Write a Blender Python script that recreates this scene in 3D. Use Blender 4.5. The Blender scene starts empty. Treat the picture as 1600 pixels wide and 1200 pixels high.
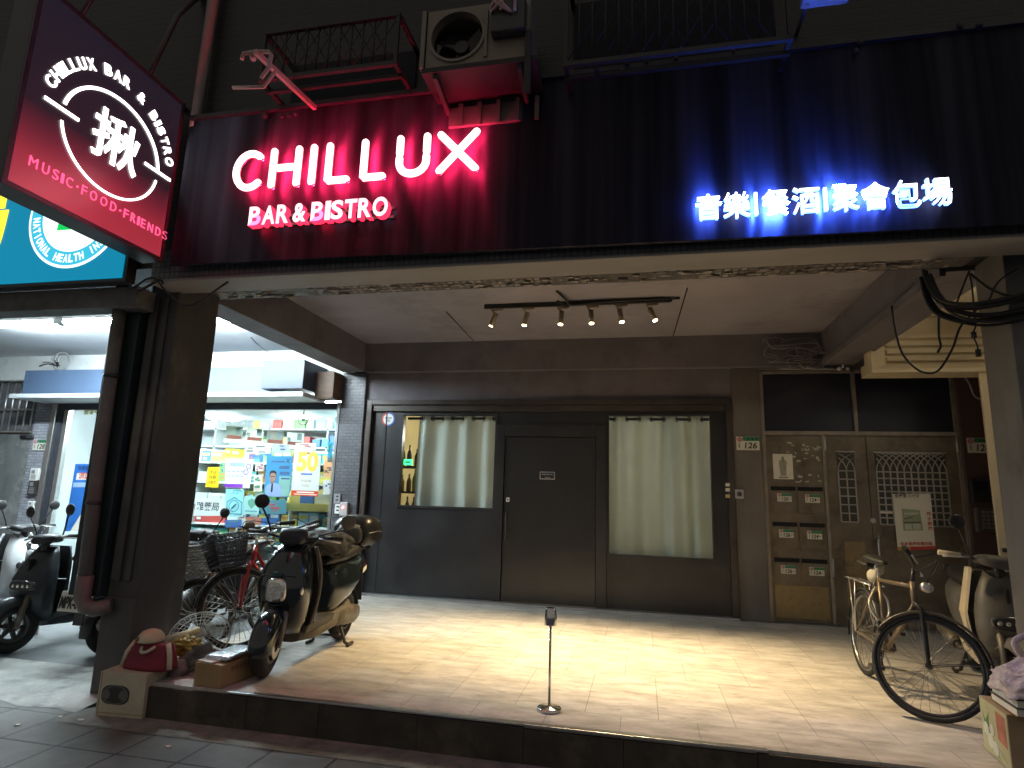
import bpy, bmesh, math, random
from mathutils import Vector, Matrix, noise
random.seed(7)
R = math.radians
PI = math.pi
S = bpy.context.scene
COL = S.collection

# ---------------------------------------------------------------- camera, world, exposure
CAM = Vector((0.94998811, -7.88690449, 1.33603715))
CR = Vector((0.978057, 0.206179, 0.029921))
CU = Vector((0.009334, -0.186836, 0.982347))
CF = Vector((-0.20813, 0.960512, 0.18466))
FPX = 944.2657
cam = bpy.data.cameras.new('camera')
cam.lens = FPX / 1600 * 36
cam.sensor_width = 36
cam.clip_start = 0.05
cam.clip_end = 500
camo = bpy.data.objects.new('camera', cam)
COL.objects.link(camo)
camo.matrix_world = Matrix(((CR.x, CU.x, -CF.x, CAM.x), (CR.y, CU.y, -CF.y, CAM.y), (CR.z, CU.z, -CF.z, CAM.z), (0, 0, 0, 1)))
S.camera = camo
S.view_settings.view_transform = 'Standard'
S.view_settings.look = 'None'
S.view_settings.exposure = 1.22
S.view_settings.gamma = 1.0
w = bpy.data.worlds.new('World')
S.world = w
w.use_nodes = True
wn = w.node_tree.nodes
sky = wn.new('ShaderNodeTexSky')
sky.sky_type = 'NISHITA'
sky.sun_disc = False
sky.sun_elevation = R(-4)
sky.sun_rotation = R(200)
wn['Background'].inputs['Strength'].default_value = 0.06
w.node_tree.links.new(sky.outputs[0], wn['Background'].inputs[0])
# assumed light of the street behind the camera: faint, very soft light on everything that faces it
sl = bpy.data.lights.new('assumed_street_glow', 'SUN')
sl.energy = 0.27
sl.angle = R(175)
sl.color = (1.0, .94, .84)
so = bpy.data.objects.new('assumed_street_glow', sl)
COL.objects.link(so)
so.rotation_euler = Vector((-.3, 1, -.6)).to_track_quat('-Z', 'Y').to_euler()
try:
    S.cycles.max_bounces = 8
    S.cycles.transparent_max_bounces = 12
    S.cycles.sample_clamp_indirect = 4
    S.cycles.caustics_reflective = False
    S.cycles.caustics_refractive = False
    S.cycles.use_denoising = True
except Exception:
    pass


def at(px, py, ax, v):
    """point of the place seen at a photo pixel on the plane ax = v"""
    d = CR * ((px - 800) / FPX) + CU * ((600 - py) / FPX) + CF
    i = 'XYZ'.index(ax)
    return CAM + d * ((v - CAM[i]) / d[i])


# ---------------------------------------------------------------- materials
MATS = {}


def nd(nt, t, **kw):
    n = nt.nodes.new(t)
    for k, v in kw.items():
        setattr(n, k, v)
    return n


def M(name, col=(.5, .5, .5), rough=.5, metal=0., var=.18, scale=6., bump=.0, stretch=(1, 1, 1), emit=None, es=1., spec=.5, coat=0., dirt=None, dirts=3., trans=0., alpha=1., detail=5):
    if name in MATS:
        return MATS[name]
    m = bpy.data.materials.new(name)
    m.use_nodes = True
    nt = m.node_tree
    b = nt.nodes['Principled BSDF']
    L = nt.links
    b.inputs['Roughness'].default_value = rough
    b.inputs['Metallic'].default_value = metal
    b.inputs['Specular IOR Level'].default_value = spec
    b.inputs['Coat Weight'].default_value = coat
    b.inputs['Base Color'].default_value = (*col, 1)
    if emit:
        b.inputs['Emission Color'].default_value = (*emit, 1)
        b.inputs['Emission Strength'].default_value = es
    if trans:
        b.inputs['Transmission Weight'].default_value = trans
    if var or bump:
        tc = nd(nt, 'ShaderNodeTexCoord')
        mp = nd(nt, 'ShaderNodeMapping')
        mp.inputs['Scale'].default_value = stretch
        L.new(tc.outputs['Object'], mp.inputs[0])
        nz = nd(nt, 'ShaderNodeTexNoise')
        nz.inputs['Scale'].default_value = scale
        nz.inputs['Detail'].default_value = detail
        nz.inputs['Roughness'].default_value = .62
        L.new(mp.outputs[0], nz.inputs['Vector'])
        rp = nd(nt, 'ShaderNodeValToRGB')
        rp.color_ramp.elements[0].position = .3
        rp.color_ramp.elements[1].position = .7
        rp.color_ramp.elements[0].color = (*[c * (1 - var) for c in col], 1)
        rp.color_ramp.elements[1].color = (*[min(1, c * (1 + var)) for c in col], 1)
        L.new(nz.outputs[0], rp.inputs[0])
        out = rp.outputs[0]
        if dirt:
            n2 = nd(nt, 'ShaderNodeTexNoise')
            n2.inputs['Scale'].default_value = dirts
            n2.inputs['Detail'].default_value = 8
            n2.inputs['Roughness'].default_value = .7
            L.new(mp.outputs[0], n2.inputs['Vector'])
            r2 = nd(nt, 'ShaderNodeValToRGB')
            r2.color_ramp.elements[0].position = .52
            r2.color_ramp.elements[1].position = .68
            r2.color_ramp.elements[0].color = (0, 0, 0, 1)
            r2.color_ramp.elements[1].color = (1, 1, 1, 1)
            L.new(n2.outputs[0], r2.inputs[0])
            mx = nd(nt, 'ShaderNodeMix', data_type='RGBA')
            L.new(r2.outputs[0], mx.inputs[0])
            L.new(out, mx.inputs[6])
            mx.inputs[7].default_value = (*dirt, 1)
            out = mx.outputs[2]
        L.new(out, b.inputs['Base Color'])
        if rough > .12 and metal < .99:
            mr = nd(nt, 'ShaderNodeMapRange')
            mr.inputs['To Min'].default_value = rough * .82
            mr.inputs['To Max'].default_value = min(1, rough * 1.18)
            L.new(nz.outputs[0], mr.inputs[0])
            L.new(mr.outputs[0], b.inputs['Roughness'])
        if bump:
            bp = nd(nt, 'ShaderNodeBump')
            bp.inputs['Strength'].default_value = bump
            bp.inputs['Distance'].default_value = .02
            L.new(nz.outputs[0], bp.inputs['Height'])
            L.new(bp.outputs[0], b.inputs['Normal'])
    MATS[name] = m
    return m


def brick(name, c1, c2, mortar, bw, bh, ms=.01, rough=.6, axes='XZ', offset=.5, bump=.4, noise=.25, nscale=4, nstretch=(1, 1, 1), metal=0, dirt=None, bias=0, spec=.5, dstretch=None, dramp=(.5, .72)):
    """tiles laid on the plane of the two axes given, in metres"""
    if name in MATS:
        return MATS[name]
    m = bpy.data.materials.new(name)
    m.use_nodes = True
    nt = m.node_tree
    L = nt.links
    b = nt.nodes['Principled BSDF']
    b.inputs['Roughness'].default_value = rough
    b.inputs['Metallic'].default_value = metal
    b.inputs['Specular IOR Level'].default_value = spec
    tc = nd(nt, 'ShaderNodeTexCoord')
    sp = nd(nt, 'ShaderNodeSeparateXYZ')
    L.new(tc.outputs['Object'], sp.inputs[0])
    cb = nd(nt, 'ShaderNodeCombineXYZ')
    L.new(sp.outputs[axes[0]], cb.inputs[0])
    L.new(sp.outputs[axes[1]], cb.inputs[1])
    bt = nd(nt, 'ShaderNodeTexBrick')
    bt.offset = offset
    bt.inputs['Scale'].default_value = 1
    bt.inputs['Brick Width'].default_value = bw
    bt.inputs['Row Height'].default_value = bh
    bt.inputs['Mortar Size'].default_value = ms
    bt.inputs['Mortar Smooth'].default_value = .3
    bt.inputs['Bias'].default_value = bias
    bt.inputs['Color1'].default_value = (*c1, 1)
    bt.inputs['Color2'].default_value = (*c2, 1)
    bt.inputs['Mortar'].default_value = (*mortar, 1)
    L.new(cb.outputs[0], bt.inputs['Vector'])
    mp = nd(nt, 'ShaderNodeMapping')
    mp.inputs['Scale'].default_value = nstretch
    L.new(tc.outputs['Object'], mp.inputs[0])
    nz = nd(nt, 'ShaderNodeTexNoise')
    nz.inputs['Scale'].default_value = nscale
    nz.inputs['Detail'].default_value = 8
    nz.inputs['Roughness'].default_value = .65
    L.new(mp.outputs[0], nz.inputs['Vector'])
    mr = nd(nt, 'ShaderNodeMapRange')
    mr.inputs['From Min'].default_value = .25
    mr.inputs['From Max'].default_value = .75
    mr.inputs['To Min'].default_value = 1 - noise
    mr.inputs['To Max'].default_value = 1 + noise
    L.new(nz.outputs[0], mr.inputs[0])
    mx = nd(nt, 'ShaderNodeVectorMath', operation='SCALE')
    L.new(bt.outputs['Color'], mx.inputs[0])
    L.new(mr.outputs[0], mx.inputs['Scale'])
    out = mx.outputs[0]
    if dirt:
        n2 = nd(nt, 'ShaderNodeTexNoise')
        n2.inputs['Scale'].default_value = 2.2
        n2.inputs['Detail'].default_value = 9
        n2.inputs['Roughness'].default_value = .72
        if dstretch:
            m3 = nd(nt, 'ShaderNodeMapping')
            m3.inputs['Scale'].default_value = dstretch
            L.new(tc.outputs['Object'], m3.inputs[0])
            L.new(m3.outputs[0], n2.inputs['Vector'])
        else:
            L.new(tc.outputs['Object'], n2.inputs['Vector'])
        r2 = nd(nt, 'ShaderNodeValToRGB')
        r2.color_ramp.elements[0].position = dramp[0]
        r2.color_ramp.elements[1].position = dramp[1]
        r2.color_ramp.elements[0].color = (0, 0, 0, 1)
        r2.color_ramp.elements[1].color = (1, 1, 1, 1)
        L.new(n2.outputs[0], r2.inputs[0])
        m2 = nd(nt, 'ShaderNodeMix', data_type='RGBA')
        L.new(r2.outputs[0], m2.inputs[0])
        L.new(out, m2.inputs[6])
        m2.inputs[7].default_value = (*dirt, 1)
        out = m2.outputs[2]
    L.new(out, b.inputs['Base Color'])
    r3 = nd(nt, 'ShaderNodeMapRange')
    r3.inputs['To Min'].default_value = rough * .75
    r3.inputs['To Max'].default_value = min(1, rough * 1.25)
    L.new(nz.outputs[0], r3.inputs[0])
    L.new(r3.outputs[0], b.inputs['Roughness'])
    if bump:
        ad = nd(nt, 'ShaderNodeMath', operation='MULTIPLY_ADD')
        L.new(bt.outputs['Fac'], ad.inputs[0])
        ad.inputs[1].default_value = -1.0
        sc = nd(nt, 'ShaderNodeMath', operation='MULTIPLY')
        L.new(nz.outputs[0], sc.inputs[0])
        sc.inputs[1].default_value = .35
        L.new(sc.outputs[0], ad.inputs[2])
        bp = nd(nt, 'ShaderNodeBump')
        bp.inputs['Strength'].default_value = bump
        bp.inputs['Distance'].default_value = .012
        L.new(ad.outputs[0], bp.inputs['Height'])
        L.new(bp.outputs[0], b.inputs['Normal'])
    MATS[name] = m
    return m


def E(name, col, s):
    """a surface that gives off light"""
    if name in MATS:
        return MATS[name]
    m = bpy.data.materials.new(name)
    m.use_nodes = True
    b = m.node_tree.nodes['Principled BSDF']
    b.inputs['Base Color'].default_value = (*[min(.8, c) for c in col], 1)
    b.inputs['Emission Color'].default_value = (*col, 1)
    b.inputs['Emission Strength'].default_value = s
    MATS[name] = m
    return m


def glassmat(name, tint=(.93, .97, .96), refl=1.45):
    """a thin pane: clear with the mirror reflection of glass"""
    if name in MATS:
        return MATS[name]
    m = bpy.data.materials.new(name)
    m.use_nodes = True
    nt = m.node_tree
    nt.nodes.remove(nt.nodes['Principled BSDF'])
    o = nt.nodes['Material Output']
    t = nd(nt, 'ShaderNodeBsdfTransparent')
    t.inputs[0].default_value = (*tint, 1)
    g = nd(nt, 'ShaderNodeBsdfGlossy')
    g.inputs['Roughness'].default_value = .02
    f = nd(nt, 'ShaderNodeFresnel')
    f.inputs[0].default_value = refl
    mx = nd(nt, 'ShaderNodeMixShader')
    ge = nd(nt, 'ShaderNodeNewGeometry')
    iv = nd(nt, 'ShaderNodeMath', operation='SUBTRACT')
    iv.inputs[0].default_value = 1
    nt.links.new(ge.outputs['Backfacing'], iv.inputs[1])
    ml = nd(nt, 'ShaderNodeMath', operation='MULTIPLY')
    nt.links.new(f.outputs[0], ml.inputs[0])
    nt.links.new(iv.outputs[0], ml.inputs[1])
    nt.links.new(ml.outputs[0], mx.inputs[0])
    nt.links.new(t.outputs[0], mx.inputs[1])
    nt.links.new(g.outputs[0], mx.inputs[2])
    nt.links.new(mx.outputs[0], o.inputs[0])
    MATS[name] = m
    return m


def clothmat(name, col, tr=.45, thin=0):
    if name in MATS:
        return MATS[name]
    m = bpy.data.materials.new(name)
    m.use_nodes = True
    nt = m.node_tree
    nt.nodes.remove(nt.nodes['Principled BSDF'])
    o = nt.nodes['Material Output']
    tc = nd(nt, 'ShaderNodeTexCoord')
    nz = nd(nt, 'ShaderNodeTexNoise')
    nz.inputs['Scale'].default_value = 3
    nz.inputs['Detail'].default_value = 6
    nt.links.new(tc.outputs['Object'], nz.inputs['Vector'])
    rp = nd(nt, 'ShaderNodeValToRGB')
    rp.color_ramp.elements[0].color = (*[c * .85 for c in col], 1)
    rp.color_ramp.elements[1].color = (*[min(1, c * 1.1) for c in col], 1)
    nt.links.new(nz.outputs[0], rp.inputs[0])
    d = nd(nt, 'ShaderNodeBsdfDiffuse')
    t = nd(nt, 'ShaderNodeBsdfTranslucent')
    nt.links.new(rp.outputs[0], d.inputs[0])
    nt.links.new(rp.outputs[0], t.inputs[0])
    mx = nd(nt, 'ShaderNodeMixShader')
    mx.inputs[0].default_value = tr
    nt.links.new(d.outputs[0], mx.inputs[1])
    nt.links.new(t.outputs[0], mx.inputs[2])
    out = mx.outputs[0]
    if thin:
        tp = nd(nt, 'ShaderNodeBsdfTransparent')
        m2 = nd(nt, 'ShaderNodeMixShader')
        m2.inputs[0].default_value = thin
        nt.links.new(out, m2.inputs[1])
        nt.links.new(tp.outputs[0], m2.inputs[2])
        out = m2.outputs[0]
    nt.links.new(out, o.inputs[0])
    MATS[name] = m
    return m


# ---------------------------------------------------------------- mesh helpers
LOCAL = set()
TXT = {}


def text_geo(body, bold, res=4):
    k = (body, bold, res)
    if k not in TXT:
        cu = bpy.data.curves.new('t', 'FONT')
        cu.body = body
        cu.size = 1
        cu.resolution_u = res
        cu.extrude = .5
        cu.offset = bold
        o = bpy.data.objects.new('t', cu)
        COL.objects.link(o)
        dg = bpy.context.evaluated_depsgraph_get()
        me = bpy.data.meshes.new_from_object(o.evaluated_get(dg))
        vs = [v.co.copy() for v in me.vertices]
        fs = [tuple(p.vertices) for p in me.polygons]
        bpy.data.objects.remove(o)
        bpy.data.curves.remove(cu)
        bpy.data.meshes.remove(me)
        TXT[k] = (vs, fs)
    return TXT[k]


class MB:
    def __init__(self):
        self.bm = bmesh.new()
        self.T = None
        self.mi = 0
        self.sm = False

    def v(self, p):
        p = Vector(p)
        return self.bm.verts.new(self.T @ p if self.T else p)

    def f(self, vs, sm=None):
        try:
            f = self.bm.faces.new(vs)
        except ValueError:
            return None
        f.material_index = self.mi
        f.smooth = self.sm if sm is None else sm
        return f

    def quad(self, a, b, c, d):
        self.f([self.v(p) for p in (a, b, c, d)], False)
        return self

    def hexa(self, P, bev=0.):
        """P: 4 bottom corners then 4 top corners, both counter-clockwise"""
        vs = [self.v(p) for p in P]
        fs = [self.f([vs[i] for i in q], False) for q in ((3, 2, 1, 0), (4, 5, 6, 7), (0, 1, 5, 4), (1, 2, 6, 5), (2, 3, 7, 6), (3, 0, 4, 7))]
        if bev:
            es = list({e for f in fs if f for e in f.edges})
            r = bmesh.ops.bevel(self.bm, geom=es, offset=bev, segments=2, affect='EDGES', profile=.6)
            for f in r['faces']:
                f.material_index = self.mi
        return self

    def box(self, x0, x1, y0, y1, z0, z1, bev=0.):
        return self.hexa([(x0, y0, z0), (x1, y0, z0), (x1, y1, z0), (x0, y1, z0), (x0, y0, z1), (x1, y0, z1), (x1, y1, z1), (x0, y1, z1)], bev)

    def rings(self, rs, cap=True, sm=True, closed=False, ring_closed=True):
        V = [[self.v(p) for p in r] for r in rs]
        n = len(V[0])
        m = len(V)
        for i in range(m if closed else m - 1):
            a, b = V[i], V[(i + 1) % m]
            for j in range(n if ring_closed else n - 1):
                self.f([a[j], a[(j + 1) % n], b[(j + 1) % n], b[j]], sm)
        if cap and not closed and ring_closed:
            self.f(list(reversed(V[0])), False)
            self.f(V[-1], False)
        return self

    def tube(self, pts, r=.02, n=8, cap=True, closed=False):
        P = [Vector(p) for p in pts]
        rs = []
        m = len(P)
        rad = r if isinstance(r, (list, tuple)) else [r] * m
        prev = None
        for i in range(m):
            if closed:
                t = P[(i + 1) % m] - P[i - 1]
            else:
                t = P[min(i + 1, m - 1)] - P[max(i - 1, 0)]
            t.normalize()
            if prev is None:
                u = t.cross(Vector((0, 0, 1)))
                if u.length < .05:
                    u = t.cross(Vector((0, 1, 0)))
            else:
                u = prev - t * prev.dot(t)
                if u.length < 1e-4:
                    u = t.cross(Vector((0, 1, .1)))
            u.normalize()
            prev = u
            w_ = t.cross(u)
            rs.append([P[i] + (u * math.cos(2 * PI * k / n) + w_ * math.sin(2 * PI * k / n)) * rad[i] for k in range(n)])
        return self.rings(rs, cap, True, closed)

    def curve(self, pts, r=.01, n=6, seg=6):
        """smooth tube through the points (Catmull-Rom)"""
        P = [Vector(p) for p in pts]
        P = [P[0] * 2 - P[1]] + P + [P[-1] * 2 - P[-2]]
        out = []
        for i in range(1, len(P) - 2):
            a, b, c, d = P[i - 1:i + 3]
            for k in range(seg):
                t = k / seg
                out.append(.5 * ((2 * b) + (c - a) * t + (2 * a - 5 * b + 4 * c - d) * t * t + (3 * b - a - 3 * c + d) * t ** 3))
        out.append(P[-2])
        return self.tube(out, r, n)

    def disc(self, c, nrm, r, d, n=24, r2=None, bev=False):
        c = Vector(c)
        t = Vector(nrm).normalized()
        return self.tube([c, c + t * d], [r, r if r2 is None else r2], n)

    def lathe(self, prof, c=(0, 0, 0), n=20):
        c = Vector(c)
        rs = [[c + Vector((r * math.cos(2 * PI * k / n), r * math.sin(2 * PI * k / n), z)) for k in range(n)] for r, z in prof]
        return self.rings(rs)

    def torus(self, c, ax, R0, r0, n=32, m=8, fl=1.):
        c = Vector(c)
        ax = Vector(ax).normalized()
        u = ax.cross(Vector((0, 0, 1)))
        if u.length < .1:
            u = ax.cross(Vector((0, 1, 0)))
        u.normalize()
        w_ = ax.cross(u)
        rs = []
        for i in range(n):
            a = 2 * PI * i / n
            d = u * math.cos(a) + w_ * math.sin(a)
            rs.append([c + d * (R0 + r0 * math.cos(2 * PI * k / m)) + ax * (r0 * fl * math.sin(2 * PI * k / m)) for k in range(m)])
        return self.rings(rs, closed=True)

    def ball(self, c, r, n=12, sq=(1, 1, 1)):
        c = Vector(c)
        rs = []
        for i in range(1, n):
            a = PI * i / n
            rs.append([c + Vector((r * sq[0] * math.sin(a) * math.cos(2 * PI * k / (n * 2)), r * sq[1] * math.sin(a) * math.sin(2 * PI * k / (n * 2)), -r * sq[2] * math.cos(a))) for k in range(n * 2)])
        return self.rings(rs)

    def loft(self, secs, n=18, p=2.6, axis='x'):
        """secs: (s, c1, c2, h1, h2) superellipse sections along an axis. axis x: c=(y,z); axis z: c=(x,y)"""
        rs = []
        for s, c1, c2, h1, h2 in secs:
            ring = []
            for k in range(n):
                a = 2 * PI * k / n
                ca, sa = math.cos(a), math.sin(a)
                q1 = c1 + h1 * math.copysign(abs(ca) ** (2 / p), ca)
                q2 = c2 + h2 * math.copysign(abs(sa) ** (2 / p), sa)
                ring.append((s, q1, q2) if axis == 'x' else (q1, q2, s) if axis == 'z' else (q1, s, q2))
            rs.append(ring)
        return self.rings(rs)

    def arc_shell(self, c, R0, wd, a0, a1, n=14, bulge=.03, th=.006):
        """mudguard round a wheel whose axle runs along y"""
        c = Vector(c)
        rs = []
        for i in range(n + 1):
            a = R(a0 + (a1 - a0) * i / n)
            d = Vector((math.cos(a), 0, math.sin(a)))
            top = [(-wd, -bulge), (-wd * .6, -.1 * bulge), (0, 0), (wd * .6, -.1 * bulge), (wd, -bulge)]
            rs.append([c + d * (R0 + q) + Vector((0, y, 0)) for y, q in top] + [c + d * (R0 + q - th) + Vector((0, y, 0)) for y, q in reversed(top)])
        return self.rings(rs)

    def prism(self, pts, ext):
        """flat outline (list of 3d points) pushed along ext"""
        e = Vector(ext)
        a = [self.v(p) for p in pts]
        b = [self.v(Vector(p) + e) for p in pts]
        self.f(list(reversed(a)), False)
        self.f(b, False)
        n = len(a)
        for i in range(n):
            self.f([a[i], a[(i + 1) % n], b[(i + 1) % n], b[i]], False)
        return self

    def ringplate(self, c, u, v_, n_, r0, r1, d, a0=0, a1=360, seg=48):
        """flat ring (or part of one) of thickness d"""
        c, u, v_, n_ = Vector(c), Vector(u), Vector(v_), Vector(n_)
        rs = []
        full = abs(a1 - a0) >= 359.9
        for i in range(seg if full else seg + 1):
            a = R(a0 + (a1 - a0) * i / seg)
            dd = u * math.cos(a) + v_ * math.sin(a)
            rs.append([c + dd * r0, c + dd * r1, c + dd * r1 + n_ * d, c + dd * r0 + n_ * d])
        return self.rings(rs, sm=False, closed=full)

    def text(self, body, o, u, v_, n_, w=None, h=None, depth=.004, bold=.0, centre=False, res=4):
        """lettering whose lower left corner is at o, w wide and/or h high; it stands out by depth along n_"""
        vs, fs = text_geo(body, bold, res)
        x0 = min(p.x for p in vs)
        x1 = max(p.x for p in vs)
        y0 = min(p.y for p in vs)
        y1 = max(p.y for p in vs)
        sx = w / (x1 - x0) if w else None
        sy = h / (y1 - y0) if h else None
        sx = sx or sy
        sy = sy or sx
        o, u, v_, n_ = Vector(o), Vector(u), Vector(v_), Vector(n_)
        if centre:
            o = o - u * ((x1 - x0) * sx / 2) - v_ * ((y1 - y0) * sy / 2)
        V = [self.v(o + u * ((p.x - x0) * sx) + v_ * ((p.y - y0) * sy) + n_ * ((p.z + .5) * depth)) for p in vs]
        for q in fs:
            self.f([V[i] for i in q], False)
        return self

    def split(self, n_, mi_front=0, mi_side=1, lim=.7, mi_back=None, limb=-.7):
        n_ = Vector(n_)
        bmesh.ops.recalc_face_normals(self.bm, faces=self.bm.faces[:])
        self.bm.normal_update()
        for f in self.bm.faces:
            d = f.normal.dot(n_)
            f.material_index = mi_front if d > lim else mi_back if mi_back is not None and d < limb else mi_side
        return self

    def build(self, name, mats, parent=None, fixn=True):
        if not isinstance(mats, (list, tuple)):
            mats = [mats]
        if fixn:
            bmesh.ops.recalc_face_normals(self.bm, faces=self.bm.faces[:])
        root = parent
        while root is not None and root.parent is not None:
            root = root.parent
        me = bpy.data.meshes.new(name)
        off = Vector((0, 0, 0))
        if root is not None:
            if root.name not in LOCAL:
                off = root.location.copy()
        else:
            xs = [p.co for p in self.bm.verts]
            lo = [min(p[i] for p in xs) for i in range(3)]
            hi = [max(p[i] for p in xs) for i in range(3)]
            off = Vector(((lo[0] + hi[0]) / 2, (lo[1] + hi[1]) / 2, lo[2]))
        if off.length:
            for p in self.bm.verts:
                p.co -= off
        self.bm.to_mesh(me)
        self.bm.free()
        for m in mats:
            me.materials.append(m)
        o = bpy.data.objects.new(name, me)
        COL.objects.link(o)
        if parent is not None:
            o.parent = parent
        else:
            o.location = off
        return o


def tag(o, label, cat, group=None, kind=None):
    if label:
        o['label'] = label
    if cat:
        o['category'] = cat
    if group:
        o['group'] = group
    if kind:
        o['kind'] = kind
    return o


def struct(o):
    o['kind'] = 'structure'
    return o


def thing(name, label, cat, loc=(0, 0, 0), rz=0, group=None, local=False):
    o = bpy.data.objects.new(name, None)
    o.empty_display_size = .1
    COL.objects.link(o)
    o.location = loc
    o.rotation_euler = (0, 0, rz)
    if local:
        LOCAL.add(o.name)
    return tag(o, label, cat, group)


def dup(root, loc=None, rz=None, label=None):
    def cp(o, par):
        c = o.copy()
        COL.objects.link(c)
        c.parent = par
        for ch in o.children:
            cp(ch, c)
        return c
    r = cp(root, None)
    if loc is not None:
        r.location = loc
    if rz is not None:
        r.rotation_euler = (0, 0, rz)
    if label:
        r['label'] = label
    return r


X, Y, Z = Vector((1, 0, 0)), Vector((0, 1, 0)), Vector((0, 0, 1))
NY = -Y
FY = -3.985       # front edge of the arcade
WY = -3.99        # upper wall of the building
PY = -4.10        # face of the dark sign panel
ZC, ZB = 3.434, 3.025
GZ = -.22         # pavement
PZ = -.15         # pharmacy arcade floor

# ---------------------------------------------------------------- shared materials
m_conc = M('dark_painted_concrete', (.16, .145, .165), .72, var=.2, scale=2.2, bump=.25, dirt=(.11, .098, .1), dirts=1.6)
m_ceil = M('ceiling_paint', (.30, .275, .31), .75, var=.14, scale=1.2, bump=.12, dirt=(.22, .20, .225), dirts=1.1)
m_beamtile = brick('broken_mosaic', (.42, .38, .34), (.16, .14, .13), (.08, .07, .07), .06, .06, .012, .6, 'XY', .0, .9, .6, 9, dirt=(.10, .088, .086), dramp=(.44, .54))
m_colT = brick('grey_mosaic_column', (.10, .10, .115), (.075, .075, .09), (.04, .04, .045), .10, .045, .005, .45, 'XZ', .5, .5, .3, 6)
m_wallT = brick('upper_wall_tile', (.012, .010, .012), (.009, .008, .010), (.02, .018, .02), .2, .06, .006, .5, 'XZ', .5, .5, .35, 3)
m_blueT = brick('pale_mosaic_strip', (.16, .17, .18), (.12, .13, .145), (.07, .07, .08), .045, .045, .006, .35, 'XZ', 0, .5, .25, 5)
m_pillar = M('pillar_paint', (.075, .068, .068), .7, var=.22, scale=3, bump=.3, dirt=(.17, .15, .13), dirts=1.5, stretch=(1, 1, .45))
m_pillR = M('pillar_grey', (.15, .14, .13), .75, var=.2, scale=2.5, bump=.25, dirt=(.11, .1, .09), dirts=2, stretch=(1, 1, .5))
m_black = M('shopfront_black', (.016, .0155, .018), .36, var=.3, scale=2.5, bump=.04, spec=.55, dirt=(.026, .025, .025), dirts=1.3)
m_blackm = M('frame_dark_metal', (.05, .045, .045), .4, .3, var=.2, scale=4)
m_door = M('door_black', (.015, .014, .0145), .3, .0, var=.25, scale=2, spec=.6)
m_alu = M('aluminium', (.55, .55, .56), .3, .9, var=.1, scale=8)
m_chrome = M('chrome', (.62, .6, .58), .14, 1., var=0)
m_steel = M('old_brown_steel', (.20, .165, .125), .38, .55, var=.28, scale=4, bump=.12, dirt=(.11, .085, .062), dirts=2.4)
m_steel2 = M('old_brass_steel', (.33, .25, .135), .38, .65, var=.3, scale=3, bump=.1, dirt=(.1, .08, .06), dirts=3)
m_void = M('dark_void', (.008, .008, .009), .9, var=0)
m_white = M('white_plastic', (.72, .72, .7), .4, var=.06, scale=6)
m_rub = M('black_rubber', (.018, .018, .018), .7, var=.2, scale=20)
m_blkpl = M('black_plastic', (.022, .022, .024), .45, var=.2, scale=12)
m_wire = M('cable_black', (.012, .012, .012), .55, var=0)
m_wireg = M('cable_grey', (.25, .25, .26), .5, var=0)
m_paper = M('paper', (.68, .66, .58), .8, var=.06, scale=5)
m_green = M('plate_green', (.03, .22, .10), .4, var=.05)
m_ink = M('ink_black', (.02, .02, .02), .5, var=0)
m_red = M('print_red', (.5, .05, .04), .5, var=.05)
m_pane = glassmat('window_pane', refl=1.4)

# ---------------------------------------------------------------- ground
m_pave = brick('pavement_slabs', (.15, .148, .142), (.115, .115, .112), (.03, .03, .03), .42, .42, .009, .72, 'XY', .0, .6, .42, 3.2, dirt=(.16, .155, .145))
struct(MB().quad((-60, -60, GZ), (60, -60, GZ), (60, 40, GZ), (-60, 40, GZ)).build('pavement', m_pave))
m_gut = M('gutter_concrete', (.20, .195, .18), .85, var=.3, scale=9, bump=.5, dirt=(.09, .085, .08), dirts=4)
struct(MB().quad((-2.9, -4.24, GZ + .004), (12, -4.24, GZ + .004), (12, FY + .02, GZ + .004), (-2.9, FY + .02, GZ + .004)).build('gutter', m_gut))
m_floor = brick('streaked_stone_floor', (.47, .44, .40), (.43, .40, .365), (.27, .245, .22), .46, .92, .003, .45, 'XY', .5, .3, .40, 3.6, (1, 2.6, 1), dirt=(.27, .24, .205), dstretch=(2.2, 7, 1), dramp=(.56, .70))
struct(MB().box(-2.78, 9, FY, .3, GZ - .1, 0).build('arcade_floor', m_floor))
m_curb = M('curb_stone', (.045, .037, .03), .8, var=.4, scale=5, bump=.8, dirt=(.12, .095, .07), dirts=1.4)
c_ = MB()
x_ = -2.78
while x_ < 9:
    l_ = random.uniform(.5, .9)
    c_.box(x_, x_ + l_ - .002, FY - .022 - random.random() * .004, FY - .001, GZ - .05, -.012 - random.random() * .012, .004)
    x_ += l_
struct(c_.build('kerb', m_curb))
tag(MB().box(-1.78, 1.62, FY - .03, FY + .014, -.006, .006, .002).build('edge_trim', m_alu), 'thin metal edge strip along the front step of the porch floor', 'edge strip')
m_pfl = brick('pharmacy_floor_tiles', (.14, .145, .15), (.115, .12, .125), (.08, .08, .085), .3, .3, .005, .5, 'XY', 0, .3, .25, 4)
struct(MB().box(-16, -2.785, -3.36, 0.3, GZ - .1, PZ).build('pharmacy_arcade_floor', m_pfl))
m_patch = M('worn_concrete', (.34, .345, .33), .85, var=.3, scale=5, bump=.5, dirt=(.15, .15, .145), dirts=2.2)
pp = MB()
NX_ = 26
rs = []
for i in range(NX_ + 1):
    xx = -9 + 6.1 * i / NX_
    rs.append([(xx, -4.13 + random.uniform(-.05, .05) + (.1 if i > 21 else 0), GZ + .003), (xx, -3.9, GZ + .02), (xx, -3.6, PZ - .015), (xx, -3.35, PZ + .003)])
pp.rings(rs, cap=False, ring_closed=False)
struct(pp.build('concrete_ramp', m_patch))

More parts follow.
